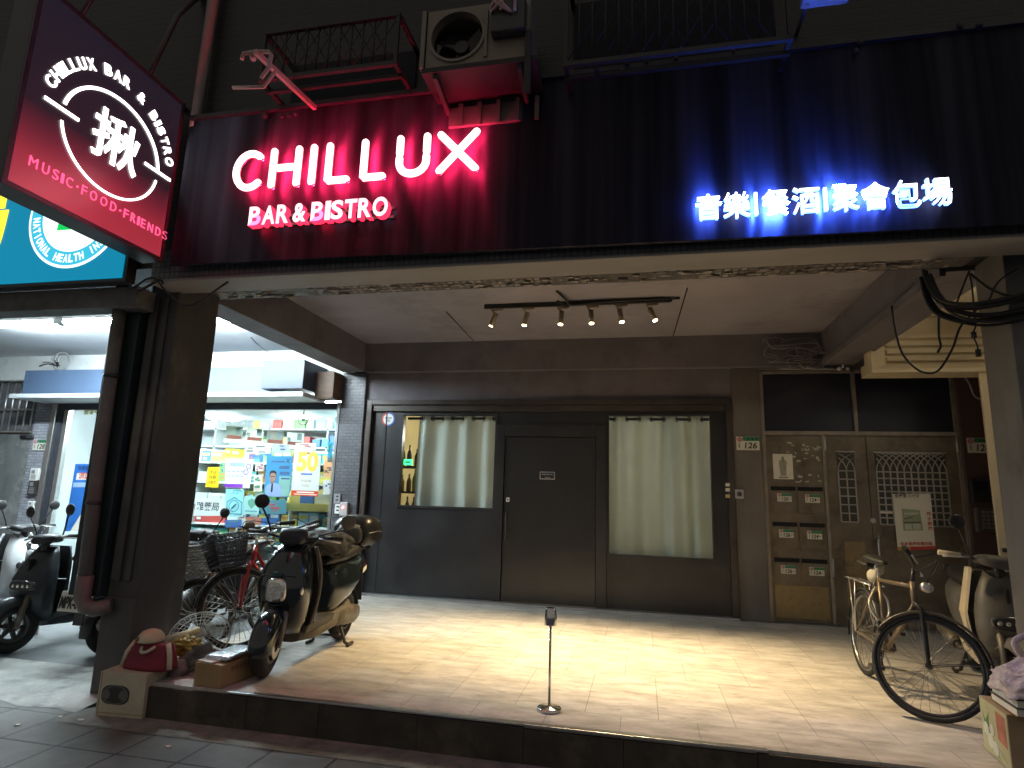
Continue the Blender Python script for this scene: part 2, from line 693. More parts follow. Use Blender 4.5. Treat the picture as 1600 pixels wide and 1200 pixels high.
# ---------------------------------------------------------------- the building over the arcade
B = thing('arcade_building', 'dark old building with a covered porch on pillars over the pavement', 'building', (0, 0, 0))
b = MB()
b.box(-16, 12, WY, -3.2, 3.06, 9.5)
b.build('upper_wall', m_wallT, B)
b = MB()
b.box(-2.87, 3.45, WY - .012, WY - .001, 2.955, 3.2)
b.build('tile_strip', m_blueT, B)
b = MB()
b.box(-2.87, 3.2, -3.70, -3.24, 3.05, 3.059)
b.build('beam_underside', m_beamtile, B)
b = MB()
random.seed(77)
for k in range(150):
    xx = random.uniform(-2.7, 3.0)
    yy = -3.26 - abs(random.gauss(0, .09)) * (1 if random.random() < .7 else 3)
    yy = max(yy, -3.68)
    l_, w_, a0 = random.uniform(.015, .07), random.uniform(.006, .022), random.uniform(-.3, .3)
    pts = [(xx + l_ * math.cos(q) * random.uniform(.5, 1.2), yy + w_ * math.sin(q) * random.uniform(.5, 1.3), 3.0495 + a0 * .002) for q in [i * PI / 3 for i in range(6)]]
    b.prism(pts, (0, 0, -random.uniform(.004, .02)))
ch_ = b.build('plaster_chips', M('broken_plaster', (.40, .36, .33), .85, var=.4, scale=18, bump=.4), B)
ch_['kind'] = 'stuff'
b = MB()
b.box(-2.9, 3.4, WY - .02, -3.72, 2.935, 2.953, .004)
b.box(-2.9, 3.3, -3.80, -3.76, 2.953, 3.06)
b.build('soffit_board', M('soffit_grey', (.28, .265, .26), .6, var=.14, scale=2.5, bump=.1, stretch=(.4, 1, 1)), B)
b = MB()
b.box(-3.21, -2.872, -3.22, -.12, ZB, 3.5, .006)
b.build('side_beam', m_conc, B)
b = MB()
b.box(3.113, 3.46, -3.22, -.12, ZB, 3.5, .006)
b.box(3.07, 3.112, -3.2, -.12, 3.0, 3.07, .004)
b.build('side_beam', m_conc, B)
b = MB()
b.box(-2.871, 3.112, -.12, .3, ZB, 3.5)
b.build('back_beam', m_conc, B)
b = MB()
b.box(-2.871, 3.112, -3.235, -.121, ZC, 3.6)
b.build('ceiling', m_ceil, B)
b = MB()
b.tube([at(697, 487, 'Z', ZC - .004), at(742, 535, 'Z', ZC - .004)], .006, 4)
b.build('ceiling_seam', m_void, B)
b = MB()
b.tube([at(1074, 450, 'Z', ZC - .004), at(1052, 525, 'Z', ZC - .004)], .006, 4)
b.build('ceiling_seam', m_void, B)
b = MB()
b.box(-2.87, 2.06, .001, .3, 2.636, ZB - .001)
b.build('lintel_wall', m_conc, B)
b = MB()
b.box(-3.235, -2.871, -.06, .3, GZ, ZB - .001, .008)
b.build('column', m_colT, B)
b = MB()
b.box(2.062, 2.395, -.03, .3, 0.001, ZB - .001, .006)
b.build('column', M('column_paint', (.13, .115, .105), .7, var=.25, scale=3, bump=.35, dirt=(.17, .15, .13), dirts=2.2, stretch=(1, 1, .5)), B)
b = MB()
b.box(4.556, 4.9, -.03, .3, 0.001, 3.6, .006)
b.build('column', M('column_brown', (.085, .05, .043), .7, var=.2, scale=4, bump=.2), B)
b = MB()
b.box(2.4, 9, .05, .3, 2.99, 3.6)
b.build('transom_wall', m_conc, B)
# left pillar: plinth, shaft with shallow ribs
b = MB()
b.box(-3.08, -2.80, -3.76, -3.28, GZ, 3.06, .012)
for x0, x1, d in ((-3.04, -2.97, .03), (-2.93, -2.88, .018)):
    b.box(x0, x1, -3.76 - d, -3.761, .62, 2.9, .008)
b.box(-3.085, -2.795, -3.785, -3.761, GZ, .5, .01)
b.build('pillar', m_pillar, B)
b = MB()
b.box(3.29, 3.66, -3.55, -3.2, GZ, 3.06, .012)
b.build('pillar', m_pillR, B)
b = MB()
b.box(-16, -2.99, -3.985, -3.80, 2.75, 2.92, .01)
b.build('pharmacy_beam', M('raw_concrete', (.14, .135, .13), .85, var=.3, scale=7, bump=.5), B)
b = MB()
b.box(-16, -3.215, -3.3, .3, 3.40, 3.6)
b.build('pharmacy_ceiling', M('white_ceiling', (.75, .77, .78), .7, var=.05, scale=2), B)
b = MB()
b.box(-16, -3.236, .02, .3, 2.95, 3.42)
b.box(-16, -8.6, .04, .3, PZ, 2.96)
b.build('pharmacy_back_wall', M('white_wall', (.7, .72, .72), .7, var=.1, scale=2, dirt=(.45, .46, .46)), B)
b = MB()
b.box(3.461, 12, -3.3, .3, 3.45, 3.6)
b.build('neighbour_ceiling', M('cream_ceiling', (.62, .55, .40), .7, var=.08, scale=2), B)
# dark board and junk on the left of the pillar
t = MB()
t.box(-3.37, -3.09, -3.83, -3.55, .5, 2.80, .01)
tag(t.build('wall_board', M('dark_teal_board', (.018, .028, .032), .55, var=.3, scale=4, bump=.1)), 'tall dark board fixed beside the left pillar behind the downpipe', 'board')
m_pipe = M('old_pvc_pipe', (.15, .135, .125), .6, var=.3, scale=5, bump=.2, dirt=(.27, .24, .2), dirts=4, stretch=(1, 1, .6))
t = thing('downpipe', 'grey brown drain downpipe running down the left pillar to an elbow', 'pipe', (-3.2, -3.89, .4))
b = MB()
b.tube([(-3.24, -3.89, 3.05), (-3.21, -3.89, 1.5), (-3.17, -3.89, .56)], .05, 14)
b.build('pipe_shaft', m_pipe, t)
b = MB()
b.tube([(-3.17, -3.89, .66), (-3.17, -3.89, .5), (-3.14, -3.88, .44), (-3.08, -3.86, .42), (-2.98, -3.8, .44)], .057, 14)
b.build('elbow', m_pipe, t)
for z in (1.2, 2.2):
    b = MB()
    b.torus((-3.205 - .02 * (z - 1.6), -3.89, z), Z, .052, .008, 20, 6, 2)
    b.build('clamp', m_blackm, t)
t = MB()
t.curve([(-3.0, -4.05, 2.86), (-2.8, -4.06, 2.95), (-2.65, -4.04, 2.82), (-2.45, -4.03, 2.72), (-2.2, -3.95, 2.93)], .008)
t.curve([(-3.05, -4.06, 2.95), (-2.9, -4.08, 2.84), (-2.75, -4.05, 2.93), (-2.7, -4.05, 2.9)], .01)
tag(t.build('cable', m_wire), 'loose dark cable looping over the head of the left pillar', 'cable')
t = MB()
t.tube([(-2.59, -4.06, 7.0), (-2.60, -4.06, 4.22)], .045, 12)
tag(t.build('conduit_pipe', M('grey_conduit', (.22, .19, .175), .55, var=.2, scale=4)), 'pale vertical pipe on the upper wall right of the hanging sign', 'pipe')

# ---------------------------------------------------------------- bar shopfront
F = thing('bar_shopfront', 'black bar shopfront with a central door and two curtained windows', 'shopfront', (-.4, .1, 0))
b = MB()
b.box(-2.834, -2.76, -.05, .14, .03, 2.632, .006)
b.box(1.985, 2.058, -.05, .14, .03, 2.632, .006)
b.box(-2.759, 1.984, -.05, .14, 2.565, 2.632, .006)
b.box(-2.755, 1.98, -.02, .14, 2.475, 2.56, .006)
b.build('frame', M('frame_brown', (.06, .05, .045), .38, .3, var=.25, scale=4), F)
b = MB()
b.box(-2.834, 2.058, -.09, .02, .001, .03, .004)
b.build('threshold', m_alu, F)
x0, x1, z0, z1 = -2.307, -.962, 1.18, 2.435
b = MB()
b.box(-2.758, x0, .02, .09, .031, 2.474)
b.box(x0, x1, .02, .09, .031, z0)
b.box(x0, x1, .02, .09, z1, 2.474)
b.box(x1, -.945, .02, .09, .031, 2.474)
b.build('wall_panel', m_black, F)
b = MB()
b.box(-2.56, -2.545, .014, .021, .031, 2.474)
b.box(x0 - .015, x0 - .005, .012, .021, z0 - .03, 2.474)
b.build('panel_seam', m_void, F)
X0, X1, Z0, Z1 = .532, 1.807, .667, 2.435
b = MB()
b.box(.513, X0, .02, .09, .031, 2.474)
b.box(X0, X1, .02, .09, .031, Z0)
b.box(X0, X1, .02, .09, Z1, 2.474)
b.box(X1, 1.984, .02, .09, .031, 2.474)
b.build('wall_panel', m_black, F)
for (a0, a1, c0, c1) in ((x0, x1, z0, z1), (X0, X1, Z0, Z1)):
    b = MB()
    b.box(a0 - .02, a0 + .012, .004, .1, c0 - .02, c1 + .02, .003)
    b.box(a1 - .012, a1 + .02, .004, .1, c0 - .02, c1 + .02, .003)
    b.box(a0 + .013, a1 - .013, .004, .1, c0 - .02, c0 + .012, .003)
    b.box(a0 + .013, a1 - .013, .004, .1, c1 - .012, c1 + .02, .003)
    wf = b.build('window', m_black, F)
    MB().box(a0 + .012, a1 - .012, .05, .056, c0 + .012, c1 - .012).build('pane', m_pane, wf)
b = MB()
b.box(-.944, -.832, -.012, .09, .031, 2.3, .004)
b.box(.38, .512, -.012, .09, .031, 2.3, .004)
b.box(-.831, .379, -.012, .09, 2.14, 2.3, .004)
b.box(-.944, .512, .02, .09, 2.301, 2.474)
b.build('door_frame', m_black, F)
MB().box(-.94, .51, .095, .11, .031, 2.47).build('door_light_block', m_black, F)  # unseen panel added behind the door to block room light at the gaps
dr = MB().box(-.826, .374, .012, .06, .034, 2.134, .004).build('door', m_door, F)
b = MB()
p0 = at(795, 793, 'Y', 0)
p1 = at(795, 822, 'Y', 0)
b.tube([(-.775, -.03, 1.17), (-.775, -.03, .8)], .012, 10)
b.tube([(-.775, .012, 1.14), (-.775, -.03, 1.14)], .008, 8)
b.tube([(-.775, .012, .83), (-.775, -.03, .83)], .008, 8)
b.build('handle', m_blackm, dr)
b = MB()
b.box(-.79, -.745, -.004, .011, 1.28, 1.335, .006)
lk = b.build('lock', m_white, dr)
MB().disc((-.767, -.004, 1.308), NY, .011, .006, 14).build('keyhole', m_ink, lk)
b = MB()
q = at(855, 743, 'Y', 0)
b.box(q.x - .1, q.x + .1, .004, .011, q.z - .05, q.z + .05, .004)
sg = b.build('door_sign', m_alu, dr)
b = MB()
b.box(q.x - .088, q.x + .088, .001, .0039, q.z - .038, q.z + .038)
b.build('sign_face', m_ink, sg)
b = MB()
b.box(q.x - .03, q.x + .04, -.001, .0008, q.z - .028, q.z - .022)
for k in range(9):
    b.box(q.x - .07 + k * .016, q.x - .06 + k * .016, -.001, .0008, q.z + .002 + random.random() * .01, q.z + .022)
b.build('sign_lettering', m_alu, sg)
# round sticker by the left window
q = at(607, 655, 'Y', .02)
ws = thing('round_sticker', 'round white sticker with red and blue rim beside the left window', 'sticker', (q.x, .019, q.z - .1))
MB().disc((q.x, .0195, q.z), NY, .085, .002, 32).build('sticker_disc', m_white, ws)
b = MB()
b.ringplate((q.x, .017, q.z), X, Z, NY, .078, .1, .002, 100, 260)
b.build('rim', m_red, ws)
b = MB()
b.ringplate((q.x, .017, q.z), X, Z, NY, .078, .1, .002, -100, 100)
b.build('rim', M('print_blue', (.05, .12, .45), .4, var=.05), ws)
b = MB()
for k in range(5):
    b.box(q.x - .05 + k * .021, q.x - .034 + k * .021, .0145, .0165, q.z + .008, q.z + .026)
for k in range(2):
    b.box(q.x - .02 + k * .024, q.x + k * .024, .0145, .0165, q.z - .034, q.z - .016)
b.box(q.x - .04, q.x + .04, .0145, .0165, q.z - .004, q.z + .001)
b.build('sticker_print', M('print_grey', (.2, .2, .25), .5, var=0), ws)
for k, (py, c) in enumerate(((757, m_paper), (765, m_paper), (775, M('paper_tan', (.5, .36, .16), .7, var=.1)))):
    q = at(1137, py, 'Y', -.05)
    MB().box(q.x - .025, q.x + .025, -.052, -.0505, q.z - .022, q.z + .018).build('sticker', c, F)
# socket-like bell on the column
q = at(1155, 772, 'Y', -.03)
t = thing('door_bell', 'small round metal door bell on the column beside the bar', 'door bell', (q.x, -.03, q.z - .05))
MB().box(q.x - .05, q.x + .05, -.045, -.031, q.z - .055, q.z + .055, .006).build('bell_plate', m_alu, t)
MB().ball((q.x, -.05, q.z), .03, 8, (1, .6, 1)).build('button', m_blackm, t)

# ---------------------------------------------------------------- house number plates
m_pink = M('plate_pink', (.55, .2, .25), .5, var=.1)


def plate(name, parent, x, z, wd, ht, y, num, label=None, small=False):
    """white number plate whose top left corner is at x, z; a green band on top, a blossom at the left"""
    if parent is None:
        o = thing(name, label, 'number plate', (x + wd / 2, y, z - ht))
    else:
        o = MB().box(x, x + wd, y - .004, y - .0005, z - ht, z, .001).build(name, m_paper, parent)
    if parent is None:
        MB().box(x, x + wd, y - .008, y - .0005, z - ht, z, .002).build('plate', m_paper, o)
        y -= .004
    MB().box(x + wd * .28, x + wd, y - .0065, y - .0045, z - ht * .32, z - ht * .02).build('green_band', m_green, o)
    b = MB()
    b.text(num, (x + wd * (.36 if not small else .3), 0, z - ht * .88), X, Z, NY, w=wd * (.52 if not small else .45), h=ht * .46, depth=.002, bold=.02)
    for p in b.bm.verts:
        p.co.y += y - .0045
        p.co.x += (p.co.z - (z - ht * .88)) * .12
    if small:
        b.box(x + wd * .8, x + wd * .93, y - .006, y - .0045, z - ht * .68, z - ht * .62)
    b.build('numerals', m_ink, o)
    b = MB()
    for k in range(5):
        a = k * 2 * PI / 5 + PI / 2
        b.disc((x + wd * .15 + math.cos(a) * ht * .11, y - .0045, z - ht * .22 + math.sin(a) * ht * .11), NY, ht * .09, .0022, 10)
    b.build('blossom', m_pink, o)
    b = MB()
    for k in range(3):
        b.box(x + wd * .1, x + wd * .16, y - .006, y - .0045, z - ht * (.58 + k * .12), z - ht * (.5 + k * .12))
    if not small:
        for k in range(3):
            b.box(x + wd * (.5 + k * .17), x + wd * (.56 + k * .17), y - .0085, y - .0066, z - ht * .24, z - ht * .1)
    b.build('small_print', m_ink if not small else m_green, o)
    return o


plate('number_plate', None, 2.095, 2.158, .268, .165, -.032, '126', 'white and green number plate 126 on the column beside the bar')
plate('number_plate', None, 4.60, 2.165, .25, .17, -.032, '124', 'white and green number plate 124 on the brown right column')
plate('number_plate', None, -8.52, 2.02, .26, .17, -.03, '128', 'white and green number plate 128 beside the pharmacy door')

# ---------------------------------------------------------------- old steel door with letter boxes
D = thing('steel_door', 'old brown steel double door with lattice windows and dark panes above', 'door', (3.5, .05, 0))
b = MB()
b.box(2.398, 2.44, -.01, .08, .001, 2.98, .004)
b.box(2.441, 4.553, -.01, .08, 2.185, 2.235, .004)
b.box(3.45, 3.49, -.01, .08, 2.236, 2.95, .004)
b.box(4.51, 4.553, -.01, .08, .001, 2.184, .004)
b.box(4.51, 4.553, -.01, .08, 2.236, 2.98, .004)
b.box(2.441, 3.449, -.01, .08, 2.95, 2.985, .004)
b.box(3.491, 4.509, -.01, .08, 2.95, 2.985, .004)
b.box(3.075, 3.11, -.01, .08, .02, 2.184, .004)
b.build('frame', M('old_alu_frame', (.3, .26, .22), .45, .5, var=.25, scale=5), D)
m_dpan = M('dark_blue_pane', (.02, .022, .035), .25, var=.2, scale=1.2, spec=.6)
MB().box(2.441, 3.449, .03, .05, 2.236, 2.949).build('transom_pane', m_dpan, D)
MB().box(3.491, 4.509, .03, .05, 2.236, 2.949).build('transom_pane', m_dpan, D)


def lattice(b, x0, x1, z0, z1, n, y, r):
    dx = (x1 - x0) / n
    ha = min((z1 - z0) * .27, .24)
    zt = z1 - ha
    for i in range(n + 1):
        b.box(x0 + dx * i - r, x0 + dx * i + r, y - .006, y + .002, z0, zt)
    k = max(2, round((zt - z0) / (dx * 1.05)))
    for j in range(k + 1):
        zz = z0 + (zt - z0) * j / k
        b.box(x0, x1, y - .008, y - .0061, zz - r, zz + r)
    for i in range(n + 1):
        for s in (-1, 1):
            pts = []
            for q in range(9):
                a = PI / 2 * q / 8
                xx = x0 + dx * i + s * (1 - math.cos(a)) * dx * 3
                if x0 - .001 <= xx <= x1 + .001:
                    pts.append((xx, y - .004 - .001 * s, zt + math.sin(a) * ha))
            if len(pts) > 1:
                b.tube(pts, r * .9, 4)
    b.box(x0 - .015, x1 + .015, y - .01, y + .002, z1, z1 + .015)
    return b


m_latt = M('lattice_metal', (.42, .40, .36), .4, .6, var=.2, scale=8)
m_fros = M('frosted_dark_glass', (.05, .048, .042), .35, var=.2, scale=3)
lf = MB().box(3.112, 3.56, .01, .05, .03, 2.18, .004).build('door_leaf', m_steel, D)
MB().box(3.23, 3.42, .004, .0095, 1.17, 2.0).build('leaf_pane', m_fros, lf)
lattice(MB(), 3.235, 3.415, 1.175, 1.985, 2, .0, .007).build('lattice', m_latt, lf)
MB().box(3.25, 3.47, .002, .0095, .2, .95, .003).build('lower_panel', m_steel2, lf)
lf = MB().box(3.565, 4.508, .01, .05, .03, 2.18, .004).build('door_leaf', m_steel, D)
MB().box(3.64, 4.385, .004, .0095, 1.15, 2.01).build('leaf_pane', m_fros, lf)
lattice(MB(), 3.647, 4.378, 1.16, 1.985, 10, .0, .0075).build('lattice', m_latt, lf)
MB().box(3.7, 4.4, .002, .0095, .25, .95, .003).build('lower_panel', m_steel, lf)
b = MB()
b.tube([(3.6, -.03, 1.05), (3.6, -.03, .72)], .012, 8)
b.disc((3.6, .01, 1.0), NY, .012, .04, 8)
b.disc((3.6, .01, .77), NY, .012, .04, 8)
b.disc((3.57, .01, 1.2), NY, .03, .02, 14)
b.build('handle', m_alu, lf)
b = MB()
for z in (2.0, .55):
    b.tube([(3.112, -.012, z), (3.112, -.012, z + .2)], .011, 8)
    b.tube([(4.51, -.012, z), (4.51, -.012, z + .2)], .011, 8)
b.build('hinge', m_alu, D)
# letter boxes
MBX = thing('letterbox_cabinet', 'brown steel letterbox cabinet with six slots beside the old door', 'letterboxes', (2.76, .02, .02))
MB().box(2.442, 3.074, .006, .08, .03, 2.18, .004).build('cabinet', m_steel, MBX)
MB().box(2.47, 3.05, -.002, .0055, .06, .60, .004).build('lower_panel', m_steel2, MBX)
rows = [at(1240, 762, 'Y', 0).z, at(1240, 818, 'Y', 0).z, at(1240, 874, 'Y', 0).z]
for r_, zt in enumerate(rows):
    for c, num in enumerate(('126', '124')):
        xa = 2.472 + c * .30
        bx = MB().box(xa, xa + .285, -.006, .0055, zt - .295, zt - .04, .004).build('letterbox', m_steel, MBX)
        MB().box(xa + .004, xa + .281, -.001, .0052, zt - .036, zt + .012).build('slot', m_void, bx)
        plate('number_label', bx, xa + .07 + .01 * c, zt - .072 - .004 * c, .16, .095, -.0065, num, small=True)
b = MB()
for k in range(34):
    xx = random.uniform(2.68, 3.05)
    zz = random.choice([random.gauss(1.93, .05), random.gauss(2.05, .02), random.gauss(1.68, .03)])
    a, c = random.uniform(.008, .04), random.uniform(.006, .02)
    pts = [(xx + a * math.cos(q * PI / 3) * random.uniform(.6, 1.2), .0045, zz + c * math.sin(q * PI / 3) * random.uniform(.6, 1.2)) for q in range(6)]
    b.prism(pts, (0, -.0012, 0))
b.build('paper_scraps', M('torn_paper', (.55, .5, .42), .85, var=.3, scale=20), MBX)
p = [at(*q, 'Y', 0) for q in ((1207, 709), (1240, 749))]
t = thing('door_notice', 'pale paper picture of a standing figure pasted above the letterboxes', 'notice', (2.62, 0, p[1].z))
MB().box(p[0].x, p[1].x, -.001, .003, p[1].z, p[0].z).build('sheet', m_paper, t)
b = MB()
cx, cz = (p[0].x + p[1].x) / 2, (p[0].z + p[1].z) / 2
b.prism([(cx + q * .9, -.0015, cz + r_) for q, r_ in ((-.035, -.11), (.035, -.11), (.045, .02), (.055, .04), (.04, .07), (.02, .08), (.015, .12), (-.015, .12), (-.02, .08), (-.045, .07), (-.05, .03))], (0, -.001, 0))
b.box(cx - .05, cx + .05, -.0025, -.0015, cz - .14, cz - .12)
b.build('print', M('print_olive', (.28, .28, .22), .7, var=.4, scale=30), t)
# poster on the door
P0 = [at(*q, 'Y', 0) for q in ((1394, 772), (1453, 771), (1461, 858), (1402, 860))]
t = thing('door_poster', 'cream poster with red lettering taped over the lattice of the old door', 'poster', (P0[3].x, -.02, P0[3].z))


def inP(u, v_, d=0.):
    a = P0[0].lerp(P0[1], u)
    c = P0[3].lerp(P0[2], u)
    q = a.lerp(c, v_)
    return Vector((q.x, -.012 - d, q.z))


MB().prism([inP(0, 0), inP(1, 0), inP(1, 1), inP(0, 1)], (0, -.002, 0)).build('sheet', m_paper, t)
uu = (inP(1, .5) - inP(0, .5)).normalized()
wd = (inP(1, .5) - inP(0, .5)).length
MB().text('安康里', inP(.05, .07, .003), uu, Z, NY, w=wd * .32, depth=.001, bold=.02).text('小守望', inP(.4, .07, .003), uu, Z, NY, w=wd * .3, depth=.001).build('lettering', m_ink, t)
b = MB()
b.text('非本里廣告請勿貼', inP(.08, .92, .003), uu, Z, NY, w=wd * .85, depth=.001, bold=.02)
for k, ch in enumerate('隨手關門'):
    b.text(ch, inP(.86, .4 + k * .09, .003), uu, Z, NY, w=wd * .1, depth=.001, bold=.02)
b.build('lettering', m_red, t)
MB().prism([inP(0, .94, .0025), inP(.34, .94, .0025), inP(.34, 1, .0025), inP(0, 1, .0025)], (0, -.001, 0)).build('orange_strip', M('print_orange', (.6, .3, .05), .6, var=.05), t)
MB().prism([inP(.341, .94, .0025), inP(1, .94, .0025), inP(1, 1, .0025), inP(.341, 1, .0025)], (0, -.001, 0)).build('red_strip', m_red, t)
b = MB()
b.prism([inP(.2, .26, .0025), inP(.68, .3, .0025), inP(.72, .66, .0025), inP(.2, .66, .0025)], (0, -.001, 0))
pc = b.build('picture', M('print_sage', (.3, .34, .25), .7, var=.12, scale=6), t)
b = MB()
for (u0, v0, u1, v1) in ((.25, .54, .43, .64), (.47, .54, .66, .64), (.25, .34, .64, .37)):
    b.prism([inP(u0, v0, .0042), inP(u1, v0, .0042), inP(u1, v1, .0042), inP(u0, v1, .0042)], (0, -.0006, 0))
b.build('door_picture', M('print_pale_sage', (.5, .52, .42), .7, var=.1), pc)
b = MB()
b.prism([inP(.22, .50, .0042), inP(.68, .50, .0042), inP(.68, .53, .0042), inP(.22, .53, .0042)], (0, -.0006, 0))
b.prism([inP(.24, .44, .0042), inP(.5, .40, .0042), inP(.5, .42, .0042), inP(.24, .465, .0042)], (0, -.0006, 0))
b.build('door_lines', M('print_dark_sage', (.12, .15, .1), .7, var=.1), pc)
MB().box(at(1375, 800, 'Y', 0).x, at(1394, 800, 'Y', 0).x, -.014, -.0125, at(1375, 802, 'Y', 0).z, at(1375, 799, 'Y', 0).z).build('tape', m_paper, t)
# intercoms on the brown column
q = at(1530, 767, 'Y', -.03)
t = thing('intercom', 'dark intercom box below the number plate on the brown column', 'intercom', (q.x, -.03, q.z - .2))
MB().box(q.x - .1, q.x + .1, -.1, -.031, q.z - .13, q.z + .13, .008).build('housing', m_blkpl, t)
MB().box(q.x - .075, q.x + .06, -.104, -.1005, q.z - .02, q.z + .1, .003).build('screen', m_dpan, t)
q = at(1538, 812, 'Y', -.03)
t = thing('key_panel', 'grey steel keypad panel under the dark intercom box', 'keypad', (q.x, -.03, q.z - .2))
MB().box(q.x - .1, q.x + .12, -.07, -.031, q.z - .14, q.z + .13, .006).build('housing', m_steel, t)
MB().box(q.x - .1, q.x - .07, -.078, -.0705, q.z - .14, q.z + .13, .003).build('trim', m_alu, t)
b = MB()
for i in range(3):
    for j in range(5):
        b.box(q.x - .04 + i * .045, q.x - .005 + i * .045, -.076, -.0705, q.z - .1 + j * .042, q.z - .07 + j * .042, .002)
b.build('buttons', m_alu, t)

# ---------------------------------------------------------------- neighbour on the right
N = thing('neighbour_shopfront', 'cream shopfront with a fluted lintel beyond the right side beam', 'shopfront', (4.6, -.8, 0))
m_cream = M('cream_paint', (.66, .56, .38), .6, var=.07, scale=3, bump=.04)
b = MB()
b.box(3.47, 6.5, -.62, -.5, 2.9, 3.44)
for k in range(4):
    z = 2.93 + k * .085
    b.prism([(3.62, -.62, z), (3.62, -.67, z + .015), (3.62, -.67, z + .045), (3.62, -.62, z + .06)], (2.9, 0, 0))
b.build('fluted_panel', m_cream, N)
b = MB()
b.prism([(3.40, -.84, 2.78), (3.40, -.84, 2.815), (3.40, -.67, 2.905), (3.40, -.5, 2.905), (3.40, -.5, 2.78)], (3.1, 0, 0))
b.prism([(3.40, -.84, 2.816), (3.60, -.67, 2.906), (3.60, -.62, 2.906), (3.40, -.62, 2.906)], (0, 0, .5))
b.build('moulding', m_cream, N)
b = MB()
b.box(4.43, 6.5, -.8, -.765, .001, 2.779, .006)
b.build('side_wall', m_cream, N)
MB().box(4.45, 4.52, -.86, -.801, .95, .99, .005).build('latch', m_blkpl, N)
t = thing('assumed_ceiling_lamp', 'assumed unseen warm tube lamp on the ceiling of the porch next door', 'lamp', (4.3, -2.2, 3.4))  # unseen lamp, assumed from the lit cream lintel and added to light it
MB().box(4.25, 4.35, -2.8, -1.6, 3.40, 3.449, .006).build('lamp_body', m_white, t)
MB().tube([(4.3, -2.75, 3.37), (4.3, -1.65, 3.37)], .018, 10).build('tube', E('assumed_warm_tube', (1, .88, .66), 18), t)

# ---------------------------------------------------------------- cables at the right
random.seed(11)
bundle = MB()
for k in range(9):
    o = Vector((random.uniform(-.03, .03), random.uniform(-.04, .04), random.uniform(-.03, .03)))
    yy = -3.66
    pts = [at(x, y, 'Y', yy) + o * (1 + .5 * i) for i, (x, y) in enumerate(((1446, 430), (1458, 462), (1478, 485), (1515, 495), (1560, 490 + 8 * random.random()), (1610, 478 + 12 * random.random()), (1700, 462)))]
    bundle.curve(pts, random.choice((.009, .012, .016)))
tag(bundle.build('cable_bundle', m_wire), 'thick bundle of black cables sagging across the top of the right pillar', 'cables')


def cable(px, yy, r, label, mat=None, name='cable'):
    return tag(MB().curve([at(x, y, 'Y', yy) for x, y in px], r).build(name, mat or m_wire), label, 'cable')


cable(((1393, 478), (1400, 520), (1410, 552), (1430, 575), (1450, 583), (1468, 577), (1488, 545), (1500, 512), (1520, 490), (1545, 465)), -3.0, .008, 'long black cable hanging in a loop in front of the cream lintel')
cable(((1467, 488), (1467, 525), (1470, 540), (1465, 551)), -3.1, .008, 'short cut cable end dangling under the black bundle')
t = thing('plug_cable', 'thin black cable with an inline plug dangling beside the right pillar', 'cable', at(1522, 560, 'Y', -3.62))
b = MB()
b.curve([at(x, y, 'Y', -3.62) for x, y in ((1522, 498), (1525, 508), (1521, 519), (1522, 528), (1527, 540), (1529, 552))], .005)
b.build('wire', m_wire, t)
b = MB()
for a, c in (((1521, 519), (1522, 528)), ((1528, 546), (1529, 557))):
    b.tube([at(*a, 'Y', -3.62), at(*c, 'Y', -3.62)], .016, 8)
b.build('plug', m_wire, t)
cable(((1514, 424), (1500, 460), (1490, 487)), -3.62, .006, 'thin black wire slanting down left from the beam hook at the right')
cable(((1514, 424), (1519, 450), (1523, 498)), -3.62, .005, 'thin wire dropping straight down from the beam hook at the right')
cable(((1516, 428), (1545, 450), (1575, 462), (1610, 462)), -3.62, .008, 'black wire running from the beam hook to the right pillar top')
cable(((1490, 480), (1540, 478), (1600, 470)), -3.66, .009, 'straight black wire crossing high over the right pillar')
cable(((1545, 470), (1560, 440), (1590, 420)), -3.66, .006, 'thin wire rising to the corner above the right pillar')
tg = MB()
for k in range(26):
    cx, cy = random.gauss(1262, 32), random.gauss(552, 13)
    pts = []
    a0 = random.uniform(0, 6.28)
    rx, ry = random.uniform(12, 42), random.uniform(5, 18)
    for i in range(5):
        a = a0 + i * random.uniform(.6, 1.1)
        q = at(min(1318, cx + rx * math.cos(a)), max(520, min(576, cy + ry * math.sin(a))), 'Y', -.16 - random.random() * .12)
        pts.append(q)
    tg.curve(pts, random.choice((.005, .007, .009)), 5, 5)
tag(tg.build('cable_tangle', M('cable_mixed', (.26, .25, .26), .5, var=.7, scale=4)), 'tangle of thin old wires on the back beam above the old door', 'cables')
t = MB()
t.curve([at(x, y, 'Y', -.02) for x, y in ((1135, 575), (1200, 577), (1300, 577), (1322, 572))], .008)
tag(t.build('cable', m_wireg), 'pale wire running along the wall top above the old door', 'cable')
q = at(1317, 575, 'Y', -.14)
t = thing('wall_hook', 'white wall hook and wire clamp where the right beam meets the wall', 'hook', q)
b = MB()
b.tube([q + Vector((0, .02, .12)), q + Vector((0, 0, .05)), q], .012, 6)
b.ball(q + Vector((-.04, 0, -.01)), .025, 6)
b.ball(q + Vector((.05, 0, -.01)), .02, 6)
b.build('clamp', m_white, t)
t = MB()
t.curve([at(x, y, 'Y', -.2) for x, y in ((1505, 586), (1515, 600), (1522, 618), (1535, 625))], .01)
tag(t.build('cable', m_wireg), 'grey wire hanging down the brown column at the right', 'cable')

